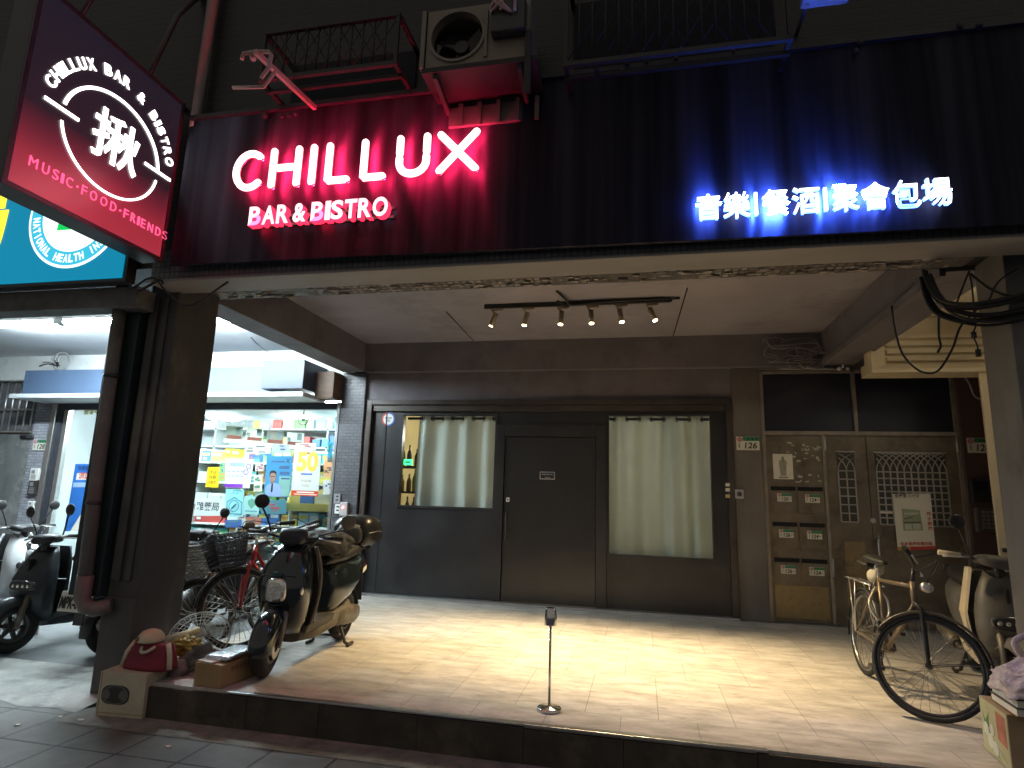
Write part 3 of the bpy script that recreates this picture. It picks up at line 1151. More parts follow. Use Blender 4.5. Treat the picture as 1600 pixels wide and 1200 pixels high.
# ---------------------------------------------------------------- sign panel with its signs
def brushed(name, col, rough, an):
    m = bpy.data.materials.new(name)
    m.use_nodes = True
    nt = m.node_tree
    b = nt.nodes['Principled BSDF']
    b.inputs['Metallic'].default_value = .9
    b.inputs['Anisotropic'].default_value = an
    b.inputs['Anisotropic Rotation'].default_value = .25
    tg_ = nd(nt, 'ShaderNodeTangent', direction_type='UV_MAP')
    nt.links.new(tg_.outputs[0], b.inputs['Tangent'])
    tc = nd(nt, 'ShaderNodeTexCoord')
    mp = nd(nt, 'ShaderNodeMapping')
    mp.inputs['Scale'].default_value = (9, 9, .25)
    nt.links.new(tc.outputs['Object'], mp.inputs[0])
    nz = nd(nt, 'ShaderNodeTexNoise')
    nz.inputs['Scale'].default_value = 1
    nz.inputs['Detail'].default_value = 6
    nt.links.new(mp.outputs[0], nz.inputs['Vector'])
    rp = nd(nt, 'ShaderNodeValToRGB')
    rp.color_ramp.elements[0].position = .35
    rp.color_ramp.elements[1].position = .65
    rp.color_ramp.elements[0].color = (*[c * .55 for c in col], 1)
    rp.color_ramp.elements[1].color = (*[c * 1.4 for c in col], 1)
    nt.links.new(nz.outputs[0], rp.inputs[0])
    nt.links.new(rp.outputs[0], b.inputs['Base Color'])
    mr = nd(nt, 'ShaderNodeMapRange')
    mr.inputs['To Min'].default_value = rough * .8
    mr.inputs['To Max'].default_value = rough * 1.2
    nt.links.new(nz.outputs[0], mr.inputs[0])
    nt.links.new(mr.outputs[0], b.inputs['Roughness'])
    return m


PTOP = 4.30
SP = thing('sign_panel', 'long dark metal sign board fixed across the front above the porch', 'sign board', (.3, PY, 3.0))
b = MB()
uvl = b.bm.loops.layers.uv.new('UVMap')
b.hexa([(-2.62, PY, 3.03), (3.7, PY, 2.968), (3.7, PY + .03, 2.968), (-2.62, PY + .03, 3.03), (-2.62, PY, PTOP), (3.7, PY, PTOP), (3.7, PY + .03, PTOP), (-2.62, PY + .03, PTOP)])
for f in b.bm.faces:
    for l in f.loops:
        l[uvl].uv = (l.vert.co.x, l.vert.co.z)
b.build('panel', brushed('brushed_dark_sheet', (.044, .041, .058), .62, 1.0), SP)
b = MB()
for k in range(9):
    xx = -2.4 + k * .72
    b.prism([(xx, PY + .03, 3.03), (xx, WY - .002, 3.2), (xx, WY - .002, 3.26), (xx, PY + .03, 3.1)], (.04, 0, 0))
b.box(-2.62, 3.7, PY + .031, WY - .002, 3.9, 3.94)
b.build('bracket', m_blackm, SP)

NYL = PY - .09
e_w = E('neon_white', (1, .62, .62), 1.5)
e_r = E('neon_red', (1, .03, .05), 1.0)
e_rb = E('neon_back_glow', (1, .02, .09), 56.0)
NS = thing('neon_sign', 'red and white glowing letters CHILLUX on the dark sign board', 'neon sign', (-1.2, NYL, 3.66))
zb_ = at(550, 285, 'Y', NYL).z
zt_ = zb_ + .335
r_n = .0275


def nx(cx):
    px = 300 + cx / 2.857
    return at(px, 262 - (px - 362) * .07, 'Y', NYL).x


def letter(strokes, name='letter'):
    b = MB()
    b.sm = True
    for st in strokes:
        P_ = [Vector((x, NYL, z)) for x, z in st]
        b.tube(P_, r_n, 12)
        b.ball(P_[0], r_n * .99, 6)
        b.ball(P_[-1], r_n * .99, 6)
    b.split(NY, 0, 1, .2, 2, -.35)
    for f in b.bm.faces:
        f.smooth = True
    o = b.build(name, [e_w, e_r, e_rb], NS)
    return o


zl, zh = zb_ + r_n, zt_ - r_n
zm = (zl + zh) / 2
hr = (zh - zl) / 2
c0, c1 = nx(188) + r_n, nx(318) - r_n
letter([[((c0 + hr * .84) + hr * math.cos(R(a)) * .84, zm + hr * math.sin(R(a))) for a in range(48, 313, 12)]])
h0, h1 = nx(350) + r_n, nx(490) - r_n
letter([[(h0, zl), (h0, zh)], [(h1, zl), (h1, zh)], [(h0 + .04, zm), (h1 - .04, zm)]])
i0 = nx(542)
letter([[(i0, zl), (i0, zh)]])
for a, c in ((598, 712), (755, 872)):
    l0, l1 = nx(a) + r_n, nx(c) - r_n
    letter([[(l0, zh), (l0, zl + .0), (l0 + .002, zl), (l1, zl)]])
u0, u1 = nx(912) + r_n, nx(1064) - r_n
ur = (u1 - u0) / 2
letter([[(u0, zh), (u0, zm + .02)], [(u1, zh), (u1, zm + .02)], [((u0 + u1) / 2 + ur * math.cos(R(a)), zl + ur * .9 + ur * .9 * math.sin(R(a))) for a in range(180, 361, 15)]])
letter([[(u0, zm - .015), (u0, zl + ur * .9)]], 'letter_join')
letter([[(u1, zm - .015), (u1, zl + ur * .9)]], 'letter_join')
k0, k1 = nx(1092) + r_n, nx(1285) - r_n
letter([[(k0, zl), (k1, zh)], [(k0, zh), (k1, zl)]])

BN = thing('channel_letter_sign', 'smaller glowing red rimmed letters BAR & BISTRO below the neon name', 'neon sign', (-1.45, PY - .06, 3.35))
a = at(391, 356, 'Y', PY - .08)
c = at(610, 342, 'Y', PY - .08)
wd = c.x - a.x
words = (('BAR', 0, .305), ('&', .325, .105), ('BISTRO', .455, .545))
e_w2 = E('letter_pink_white', (1, .50, .58), 1.1)
for wtxt, u, ww in words:
    n = len(wtxt)
    rel = {'B': 1, 'A': 1.05, 'R': 1, 'I': .42, 'S': .95, 'T': .95, 'O': 1.15, '&': 1.1}
    tot = sum(rel[q] for q in wtxt)
    xx = a.x + u * wd
    for q in wtxt:
        lw = ww * wd * rel[q] / tot
        b = MB().text(q, (xx, PY - .05, a.z + .004), X, Z, NY, w=lw * .9, h=.148, depth=.06, bold=.03)
        b.split(NY, 0, 1, .7, 2)
        b.build('letter', [e_w2, E('rim_red', (1, .02, .06), 1.2), E('rim_back_glow', (1, .02, .06), 11)], BN)
        xx += lw
b = MB()
b.box(a.x, a.x + wd, PY - .02, PY - .001, a.z + .03, a.z + .05)
b.box(a.x, a.x + wd, PY - .02, PY - .001, a.z + .1, a.z + .12)
b.build('raceway', m_blackm, BN)

CN = thing('chinese_letter_sign', 'row of glowing blue white Chinese characters at the right of the sign board', 'neon sign', (2.0, PY - .05, 3.18))
a = at(1086, 346, 'Y', PY - .06)
c = at(1490, 318, 'Y', PY - .06)
wd = c.x - a.x
e_b = E('sign_blue_white', (.86, .95, 1.), 2.2)
e_b2 = E('rim_blue', (.1, .25, 1.), 3.0)
px = ((1087, 1127), (1130, 1172), (1178, 1184), (1191, 1234), (1238, 1281), (1287, 1293), (1301, 1342), (1347, 1391), (1396, 1439), (1443, 1489))
for q, (l, r_) in zip('音樂|餐酒|聚會包場', px):
    xl, xr_ = at(l, 330, 'Y', PY - .06).x, at(r_, 330, 'Y', PY - .06).x
    if q == '|':
        b = MB().box((xl + xr_) / 2 - .009, (xl + xr_) / 2 + .009, PY - .08, PY - .055, a.z + .01, a.z + .16)
    else:
        b = MB().text(q, (xl, PY - .055, a.z), X, Z, NY, w=xr_ - xl, h=.172, depth=.025, bold=.006, res=3)
    b.split(NY, 0, 1, .7, 2)
    b.build('character', [e_b, e_b2, E('character_back_glow', (.05, .14, 1.), 430)], CN)

# ---------------------------------------------------------------- hanging sign at the left
BX = -2.70
BS = thing('hanging_sign', 'large square hanging sign with a white ring logo over a red lower part', 'hanging sign', (BX, -4.7, 3.08))


def lightbox(name, stops, z0, z1):
    m = bpy.data.materials.new(name)
    m.use_nodes = True
    nt = m.node_tree
    b = nt.nodes['Principled BSDF']
    b.inputs['Roughness'].default_value = .25
    tc = nd(nt, 'ShaderNodeTexCoord')
    sp = nd(nt, 'ShaderNodeSeparateXYZ')
    nt.links.new(tc.outputs['Object'], sp.inputs[0])
    mr = nd(nt, 'ShaderNodeMapRange')
    mr.inputs['From Min'].default_value = z0
    mr.inputs['From Max'].default_value = z1
    nt.links.new(sp.outputs[2], mr.inputs[0])
    rp = nd(nt, 'ShaderNodeValToRGB')
    e = rp.color_ramp.elements
    e[0].position, e[0].color = stops[0][0], (*stops[0][1], 1)
    e[1].position, e[1].color = stops[-1][0], (*stops[-1][1], 1)
    for p_, c_ in stops[1:-1]:
        n = e.new(p_)
        n.color = (*c_, 1)
    nt.links.new(mr.outputs[0], rp.inputs[0])
    nt.links.new(rp.outputs[0], b.inputs['Base Color'])
    nt.links.new(rp.outputs[0], b.inputs['Emission Color'])
    b.inputs['Emission Strength'].default_value = .5
    return m


y0, y1, z0, z1 = -5.33, -4.09, 3.06, 4.44
b = MB()
b.box(BX - .18, BX - .004, y0, y1, z0, z1, .006)
b.build('box', m_blackm, BS)
b = MB()
b.box(BX - .0039, BX, y0 + .03, y1 - .02, z0 + .03, z1 - .02)
b.build('face', lightbox('graded_face', [(0, (.26, .025, .04)), (.16, (.22, .02, .034)), (.30, (.09, .012, .022)), (.42, (.018, .009, .014)), (1, (.011, .009, .015))], 0, z1 - z0), BS)  # colour ramp from red at the bottom to near black above
b = MB()
for s in (0, 1):
    b.box(BX - .003, BX + .008, y0 + s * (y1 - y0 - .03), y0 + .03 + s * (y1 - y0 - .03), z0, z1)
    b.box(BX - .003, BX + .008, y0 + .031, y1 - .031, z0 + s * (z1 - z0 - .03), z0 + .03 + s * (z1 - z0 - .03))
b.build('rim', M('rim_dark', (.06, .035, .045), .4, .2, var=.2), BS)
e_s = E('logo_white', (1, .98, .96), 1.5)
e_p = E('logo_pink', (1, .10, .26), .62)
U, V_, Nn = Y, Z, X
LC = Vector((BX, -4.661, 3.707))
UE = Y * 1.06
VE = Z * .96
RR = .375
b = MB()
b.ringplate(LC + X * .004, UE, VE, Nn, RR - .011, RR + .011, .006, 6, 171, 44)
b.ringplate(LC + X * .004, UE, VE, Nn, RR - .008, RR + .008, .006, 190, 352, 44)
b.build('ring', e_s, BS)
for (p, q) in (((68, 153), (122, 187)), ((225, 256), (265, 281))):
    b = MB()
    a, c = at(*p, 'X', BX), at(*q, 'X', BX)
    zz = (a.z + c.z) / 2
    b.box(BX + .0045, BX + .011, a.y, c.y, zz - .011, zz + .011)
    b.build('bar', e_s, BS)
a, c = at(138, 235, 'X', BX), at(212, 235, 'X', BX)
MB().text('揪', (BX + .004, -4.645, 3.745), U, V_, Nn, w=.385, h=.375, depth=.008, bold=.012, centre=True, res=3).build('character', e_s, BS)
tx = 'CHILLUX BAR & BISTRO'
wid = {'C': 1, 'H': 1, 'I': .5, 'L': .85, 'U': 1, 'X': 1, ' ': .8, 'B': 1, 'A': 1.05, 'R': 1, '&': 1.1, 'S': .95, 'T': .95, 'O': 1.1}
tot = sum(wid[q] for q in tx)
acc = 0
ra = .52
for q in tx:
    mid = (acc + wid[q] / 2) / tot
    acc += wid[q]
    if q == ' ':
        continue
    ang = R(169 - 155 * mid)
    d = U * math.cos(ang) + V_ * math.sin(ang)
    tn = U * math.sin(ang) - V_ * math.cos(ang)
    MB().text(q, LC + d * ra + X * .004, tn, d, Nn, w=.06 * wid[q], h=.078, depth=.006, bold=.025, centre=True).build('letter', e_s, BS)
a, c = at(38, 262, 'X', BX), at(262, 367, 'X', BX)
zz = (at(38, 256, 'X', BX).z + at(258, 363, 'X', BX).z) / 2 + .005
tx = 'MUSIC·FOOD·FRIENDS'
wid2 = {'M': 1.2, 'U': 1, 'S': .9, 'I': .4, 'C': 1, '·': .6, 'F': .85, 'O': 1.15, 'D': 1.05, 'R': .95, 'E': .85, 'N': 1.05}
tot = sum(wid2[q] for q in tx)
acc = 0
for q in tx:
    yy = a.y + (c.y - a.y) * (acc + wid2[q] / 2) / tot
    acc += wid2[q]
    b = MB()
    if q == '·':
        b.disc((BX + .002, yy, zz), X, .008, .006, 8)
    else:
        b.text(q, (BX + .002, yy, zz), U, V_, Nn, w=.045 * wid2[q], h=.066, depth=.006, bold=-.005, centre=True)
    b.build('letter', e_p, BS)
b = MB()
for yy in (-5.0, -4.4):
    b.tube([(BX - .09, yy, z1), (BX - .09, yy + .2, 5.2), (BX - .09, WY, 5.6)], .02, 6)
b.tube([(BX - .09, -5.2, z1 + .02), (BX - .09, WY, z1 + .03)], .025, 6)
b.build('bracket', m_blackm, BS)

# ---------------------------------------------------------------- pharmacy sign
GS = thing('pharmacy_sign', 'teal backlit pharmacy sign with a round white insurance emblem', 'sign', (-5, -4.1, 2.93))
b = MB()
b.box(-9, -3.02, -4.09, -3.995, 2.925, 4.4, .004)
b.build('sign_box', m_blackm, GS)
b = MB()
b.box(-8.98, -3.05, -4.1, -4.0905, 2.95, 4.38)
b.build('face', E('teal_face', (.0, .10, .17), 1.0), GS)
EC = Vector((-3.585, -4.1, 3.53))
e_tw = E('emblem_white', (.95, 1, 1), .6)
MB().disc(EC + NY * .0005, NY, .475, .002, 56).build('emblem_disc', e_tw, GS)
b = MB()
b.ringplate(EC + NY * .003, X, Z, NY, .335, .452, .002, 0, 360, 64)
b.build('emblem_ring', E('emblem_cyan', (.02, .24, .34), 1.0), GS)
b = MB()
for k in (-.17, .06):
    b.prism([EC + Vector((k, -.004, -.14)), EC + Vector((k + .14, -.004, -.14)), EC + Vector((k + .15, -.004, .2)), EC + Vector((k + .03, -.004, .2))], (0, -.002, 0))
b.build('emblem_mark', E('emblem_green', (.0, .30, .05), 1.0), GS)
tx = 'NATIONAL HEALTH INSURANCE'
for k, q in enumerate(tx):
    if q == ' ':
        continue
    ang = R(185 + k * 7.35)
    d = X * math.cos(ang) + Z * math.sin(ang)
    tn = -X * math.sin(ang) + Z * math.cos(ang)
    MB().text(q, EC + d * .393 + NY * .0055, tn, -d, NY, w=.042 if q != 'I' else .012, h=.07, depth=.002, bold=.03, centre=True).build('emblem_letter', e_tw, GS)
a = at(8, 345, 'Y', -4.1)
MB().text('藥局', (a.x - 1.28, -4.1, a.z - .27), X, Z, NY, w=1.3, h=.62, depth=.006, bold=.03).build('lettering', E('sign_yellow', (1, .85, .05), .55), GS)

# ---------------------------------------------------------------- upper wall: condenser, bracket, cages
AY = -4.42
ac = [at(*q, 'Y', AY) for q in ((655, 112), (662, 22), (838, 82), (818, -4))]
ax0, ax1 = (ac[0].x + ac[1].x) / 2, (ac[2].x + ac[3].x) / 2
az0, az1 = (ac[0].z + ac[2].z) / 2, (ac[1].z + ac[3].z) / 2
A = thing('air_conditioner', 'old beige air conditioner outdoor unit above the sign board', 'air conditioner', ((ax0 + ax1) / 2, AY + .15, az0))
m_ac = M('beige_enamel', (.20, .17, .13), .55, var=.15, scale=4, bump=.1, dirt=(.2, .15, .11), dirts=2)
fx, fz, fr = ax0 + .02 + (ax1 - ax0) * .31, (az0 + az1) / 2, (az1 - az0) * .41
b = MB()
n = 40
outer = []
inner = []
hw, hh = (ax1 - ax0), (az1 - az0)
for k in range(n):
    a_ = 2 * PI * k / n
    cx_, sx_ = math.cos(a_), math.sin(a_)
    s_ = 1 / max(abs(cx_), abs(sx_))
    q = Vector((fx + cx_ * s_ * .5 * hh * .98, AY, fz + sx_ * s_ * .5 * hh))
    q.x = max(q.x, ax0)
    outer.append(q)
    inner.append(Vector((fx + cx_ * fr, AY, fz + sx_ * fr)))
b.rings([outer, inner, [p + Y * .06 for p in inner]], cap=False, sm=False)
xr_ = max(p.x for p in outer)
b.box(xr_ + .001, ax1, AY, AY + .3, az0, az1)
b.quad((ax0, AY, az0), (ax0, AY + .3, az0), (ax0, AY + .3, az1), (ax0, AY, az1))
b.quad((ax0, AY, az0), (xr_, AY, az0), (xr_, AY + .3, az0), (ax0, AY + .3, az0))
b.quad((ax0, AY, az1), (xr_, AY, az1), (xr_, AY + .3, az1), (ax0, AY + .3, az1))
b.build('casing', m_ac, A, fixn=False)
b = MB()
b.disc((fx, AY + .2, fz), NY, fr * 1.1, .01, 30)
b.build('fan_cavity', M('fan_dark', (.03, .02, .025), .6, var=.2), A)
b = MB()
for k in range(3):
    a_ = k * 2 * PI / 3 + .4
    d = Vector((math.cos(a_), 0, math.sin(a_)))
    e_ = Vector((-d.z, 0, d.x))
    c_ = Vector((fx, AY + .13, fz))
    b.prism([c_ + d * .03 - e_ * .03, c_ + d * fr * .9 - e_ * .1 + Y * .04, c_ + d * fr * .92 + e_ * .07 - Y * .03, c_ + d * .03 + e_ * .03], (0, .006, 0))
b.disc((fx, AY + .1, fz), Y, .05, .06, 16)
b.build('fan', m_blackm, A)
b = MB()
b.ringplate((fx, AY - .0005, fz), X, Z, NY, fr, fr + .02, .012, 0, 360, 40)
b.box(ax0, ax0 + .03, AY - .014, AY - .001, az0, az1)
b.box(xr_ - .02, xr_, AY - .014, AY - .001, az0 + .03, az1 - .03)
b.build('trim', m_ac, A)
b = MB()
b.box(ax1 - (ax1 - ax0) * .33, ax1 - .02, AY - .09, AY - .001, az0 + hh * .33, az1 - hh * .1, .01)
b.build('electric_box', m_blackm, A)
b = MB()
for k in range(7):
    x_ = ax1 - (ax1 - ax0) * random.uniform(.1, .33)
    b.curve([(x_, AY - .06, az1 - hh * .12), (x_ + random.uniform(-.05, .05), AY - .13, az1 - hh * .25), (x_ + random.uniform(-.08, .08), AY - .1, az1 - hh * random.uniform(.3, .45))], .01, 5)
b.build('wiring', M('wiring_pale', (.45, .3, .27), .6, var=.4, scale=9), A)
b = MB()
b.box(ax0 + .02, ax1 + .05, AY - .02, AY + .42, az0 - .05, az0 - .012, .004)
for xx in (ax0 + .1, ax1 - .08):
    b.hexa([(xx, WY - .002, az0 - .17), (xx + .03, WY - .002, az0 - .17), (xx + .03, WY - .002, az0 - .12), (xx, WY - .002, az0 - .12), (xx, AY, az0 - .09), (xx + .03, AY, az0 - .09), (xx + .03, AY, az0 - .051), (xx, AY, az0 - .051)])
b.box(ax1 - .02, ax1 + .02, AY - .05, AY - .021, az0 - .3, az0 + hh * .35)
b.build('stand', M('rusty_steel', (.035, .03, .028), .6, .4, var=.3, scale=6, bump=.3), A)
b = MB()
b.box(ax0 + .12, ax1 - .1, WY - .13, WY - .002, az0 - .26, az0 - .1, .01)
for k in range(5):
    xx = ax0 + .2 + k * .14
    b.box(xx, xx + .03, WY - .15, WY - .131, az0 - .27, az0 - .09)
b.build('wall_louvre', M('louvre_grey', (.10, .09, .09), .6, var=.25, scale=5), A)

BY = -4.35
m_arm = M('painted_arm', (.42, .27, .25), .5, var=.15, scale=6)
t = thing('iron_hanger', 'slanting metal arm with a bent hook sticking out of the upper wall', 'bracket', at(425, 110, 'Y', BY))
b = MB()
q0, q1 = at(398, 84, 'Y', -4.75), at(492, 172, 'Y', -4.12)
dd = (q1 - q0)
s1 = dd.cross(Z).normalized() * .014
b.hexa([q0 - s1, q0 + s1, q0 + s1 + Z * .035, q0 - s1 + Z * .035, q1 - s1, q1 + s1, q1 + s1 + Z * .035, q1 - s1 + Z * .035])
b.build('beam', m_arm, t)
b = MB()
b.tube([at(x, y, 'Y', -4.72) for x, y in ((378, 93), (380, 84), (398, 81), (420, 81), (424, 86), (420, 106), (408, 122))], .014, 6)
b.tube([at(x, y, 'Y', -4.6) for x, y in ((364, 137), (412, 136), (430, 112))], .013, 6)
b.tube([at(x, y, 'Y', -4.7) for x, y in ((393, 82), (396, 93))], .02, 6)
b.build('hook', m_arm, t)


def cage(name, label, xa, xb, za, zb_, yw, yo, n):
    t = thing(name, label, 'window cage', ((xa + xb) / 2, yw, za))
    MB().box(xa + .02, xb - .02, yw - .02, yw - .002, za, zb_ + .02).build('window', M('night_window', (.01, .01, .014), .5, var=0, spec=.15), t)
    b = MB()
    for z in (za, zb_):
        b.box(xa, xb, yo, yo + .03, z - .015, z + .015)
        b.box(xa, xa + .03, yo + .031, yw - .002, z - .015, z + .015)
        b.box(xb - .03, xb, yo + .031, yw - .002, z - .015, z + .015)
    b.box(xa, xb, yo + .1, yo + .13, za - .04, za - .0145)
    for c_ in (xa, xb - .03):
        b.box(c_ + .002, c_ + .028, yo + .002, yo + .028, za, zb_)
    b.box(xa + .2, xa + .23, yo + .03, yo + .1005, za - .03, za - .0145)
    b.build('frame', M('cage_frame', (.03, .027, .028), .5, .3, var=.2), t)
    b = MB()
    k = int((xb - xa) / .085)
    for i in range(k + 1):
        x_ = xa + .015 + (xb - xa - .03) * i / k
        b.tube([(x_, yo + .015, za), (x_, yo + .015, zb_)], .007, 5)
    hh_ = (zb_ - za)
    for i in range(int((xb - xa) / .12)):
        x_ = xa + i * .12
        if x_ + hh_ * .6 < xb:
            b.tube([(x_, yo + .03, za), (x_ + hh_ * .6, yo + .03, zb_)], .004, 4)
            b.tube([(x_ + hh_ * .6, yo + .034, za), (x_, yo + .034, zb_)], .004, 4)
    b.build('bars', M('cage_bars', (.022, .02, .021), .5, .3, var=.2), t)
    return t


l_, h_ = at(402, 124, 'Y', -4.4), at(402, 58, 'Y', -4.4)
cage('window_cage', 'iron window cage on the upper wall left of the air conditioner', l_.x, at(620, 90, 'Y', -4.4).x, l_.z, h_.z + .03, WY, -4.4, 9)
l_, h_ = at(880, 100, 'Y', -4.4), at(880, 10, 'Y', -4.4)
cage('window_cage', 'iron window cage on the upper wall right of the air conditioner', l_.x, at(1240, 60, 'Y', -4.4).x, l_.z, h_.z + .35, WY, -4.4, 14)
t = thing('wall_lamp', 'unlit lamp on an arm at the top right of the upper wall', 'lamp', at(1290, 10, 'Y', -4.5))
b = MB()
b.tube([at(1262, 4, 'Y', -4.6), at(1245, 52, 'Y', WY)], .014, 6)
b.build('arm', m_blackm, t)
b = MB()
q0 = at(1252, 4, 'Y', -4.6)
q1 = at(1330, 3, 'Y', -4.6)
b.box(q0.x, q1.x, -4.75, -4.55, q0.z - .01, q0.z + .06, .02)
b.build('lamp_head', M('lamp_grey', (.12, .12, .13), .5, var=.1), t)
t = MB()
for (x, y) in ((972, 112), (980, 98), (1010, 95), (1046, 84), (1056, 92), (1146, 80), (1147, 98), (1345, 66), (1338, 80), (440, 182), (452, 180), (462, 178), (415, 180), (1500, 40), (1530, 40)):
    q = at(x, y, 'Y', PY - .03)
    t.ball(q, random.uniform(.012, .022), 4, (1, 1, random.uniform(.8, 2)))
t.box(-2.6, 3.7, PY - .03, PY + .1, PTOP - .035, PTOP - .0)
tag(t.build('panel_capping', M('capping', (.03, .028, .032), .5, .3, var=.4, scale=6)), 'dark capping rail with screws along the top of the sign board', 'rail')

# ---------------------------------------------------------------- track lights
TY, TZ = -1.66, 3.395
ta, tb = at(757, 485, 'Y', TY), at(1063, 468, 'Y', TY)
TR = thing('light_track', 'black lighting track on the porch ceiling with a loose feed cable', 'light track', ((ta.x + tb.x) / 2, TY, TZ))
b = MB()
b.box(ta.x, tb.x - .1, TY - .018, TY + .018, TZ - .012, ZC - .001, .003)
b.build('rail', m_blkpl, TR)
b = MB()
b.curve([at(870, 455, 'Z', ZC - .01), at(884, 468, 'Z', TZ), at(893, 476, 'Y', TY - .04), at(930, 473, 'Y', TY - .05), at(990, 469, 'Y', TY - .05), at(1040, 467, 'Y', TY - .04), at(1062, 466, 'Y', TY - .02)], .012)
b.curve([at(870, 470, 'Y', TY - .06), at(890, 476, 'Y', TY - .03), at(950, 474, 'Y', TY - .04), at(1050, 470, 'Y', TY - .03)], .010)
b.build('feed_cable', m_wire, TR)
m_lampw = M('lamp_bronze', (.42, .34, .25), .35, .3, var=.08)
e_spot = E('spot_lens', (1, .78, .38), 30)
aims = []
heads = ((776, 482, 772, 512), (825, 483, 819, 512), (879, 483, 873, 510), (925, 480, 920, 509), (970, 479, 967, 508), (1018, 476, 1018, 505))
place_words = ('leftmost', 'second from the left', 'third from the left', 'third from the right', 'second from the right', 'rightmost')
for k, (px, py, hx, hy) in enumerate(heads):
    jx = at(px, py, 'Y', TY).x
    t = thing('spotlight', '%s of the six small spotlights on the ceiling track%s' % (place_words[k], ', turned away and dim' if k == 0 else ''), 'spotlight', (jx, TY, TZ - .25), group='spotlights on the ceiling track')
    lens = at(hx, hy, 'Y', TY - .06)
    lens.z = min(lens.z, TZ - .2)
    piv = Vector((jx - .01, TY, TZ - .085))
    tgt = Vector((jx * 1.28 + (-.22, -.12, -.05, .05, .12, .22)[k], (-2.0, -2.05, -2.1, -2.15, -2.35, -2.4)[k], 0))
    d = (tgt - piv).normalized()
    # the head leans as it is seen: sideways for the outer ones
    d = Vector((d.x + (-.42, -.24, -.1, .0, .12, .34)[k] * .55, d.y, d.z)).normalized()
    b = MB()
    b.box(jx - .06, jx + .07, TY - .014, TY + .014, TZ - .04, TZ - .0125, .004)
    b.tube([(jx - .045, TY, TZ - .04), piv], .009, 8)
    b.build('adapter', m_lampw, t)
    b = MB()
    h0_, h1_ = piv - d * .015, piv + d * .135
    b.tube([h0_, h1_], .027, 16)
    hd = b.build('lamp_head', m_lampw, t)
    b = MB()
    b.disc(h1_ + d * .001, d, .022, .003, 16)
    b.build('lens', e_spot if k else E('spot_lens_dim', (1, .75, .4), 4), hd)
    sl_ = bpy.data.lights.new('spot_beam', 'SPOT')
    sl_.energy = (80, 195, 255, 215, 235, 200)[k]
    sl_.color = (1.0, .74, .40)
    sl_.spot_size = R(66)
    sl_.spot_blend = 1.0
    sl_.shadow_soft_size = .022
    lo = bpy.data.objects.new('spot_beam', sl_)
    COL.objects.link(lo)
    lo.parent = t
    lo.location = (h1_ + d * .012) - Vector(t.location)
    dd = Vector((d.x * 1.1, d.y, d.z)).normalized()
    lo.rotation_euler = dd.to_track_quat('-Z', 'Y').to_euler()

# ---------------------------------------------------------------- stanchion post
q = at(858, 1110, 'Z', 0)
t = thing('stanchion_post', 'slim chrome post with a cup shaped head standing on the porch floor', 'post', (q.x, q.y, 0))
b = MB()
b.lathe([(.0, .0), (.075, .0), (.078, .004), (.078, .016), (.072, .021), (.02, .024), (.012, .03), (0, .03)], (q.x, q.y, .001), 36)
b.build('base', m_chrome, t)
MB().tube([(q.x, q.y, .025), (q.x, q.y, .535)], .0085, 12).build('pole', m_chrome, t)
b = MB()
b.lathe([(0, .52), (.041, .52), (.043, .524), (.041, .57), (.034, .618), (.030, .628), (.02, .63), (0, .628)], (q.x, q.y, 0), 28)
b.build('cup_head', m_chrome, t)

# ---------------------------------------------------------------- curtains and the room behind
m_curt = clothmat('curtain_cloth', (.50, .53, .53), .26)
m_rod = M('rod_black', (.015, .014, .014), .35, .4, var=0)


def curtain(label, xa, xb, z0, z1, tabs, y, skew=0., fold=.07):
    t = thing('curtain', label, 'curtain', ((xa + xb) / 2, y, z0))
    nx_, nz_ = 160, 22
    rs = []
    n = tabs * 2
    for j in range(nz_ + 1):
        f = j / nz_
        z = z0 + (z1 - z0) * f
        row = []
        for i in range(nx_ + 1):
            u = i / nx_
            amp = fold * (.75 + .25 * f) * (.8 + .35 * math.sin(9.7 * u + 1.3))
            ph = PI * n * u + .35 * math.sin(3.1 * u + 2 * (1 - f)) * (1 - f)
            yy = y + amp * math.cos(ph) + .012 * math.sin(5 * u + 3 * f) * (1 - f)
            xx = xa + (xb - xa) * u + skew * (1 - f) * (2 * u - 1) * (.5 + .5 * f) + .012 * math.sin(ph * 1.0 + 1) * (1 - f)
            row.append((xx, yy, z))
        rs.append(row)
    b = MB()
    b.rings(rs, cap=False, ring_closed=False)
    b.build('cloth', m_curt, t, fixn=False)
    b = MB()
    b.tube([(xa - .14, y - .0, z1 - .065), (xb + .08, y, z1 - .065)], .019, 10)
    b.build('rod', m_rod, t)
    b = MB()
    for k in range(n):
        u = (k + .5) / n
        b.torus((xa + (xb - xa) * u, y, z1 - .065), (math.cos(.6), math.sin(.6) * (-1) ** k, 0), .032, .006, 16, 6)
    b.build('eyelets', m_rod, t)


curtain('pale grey curtain drawn across the smaller left bar window', -2.15, -.955, 1.13, 2.465, 4, .175, .03)
curtain('long pale green grey curtain filling the taller right bar window', .53, 1.80, .60, 2.465, 4, .19, .04, .085)

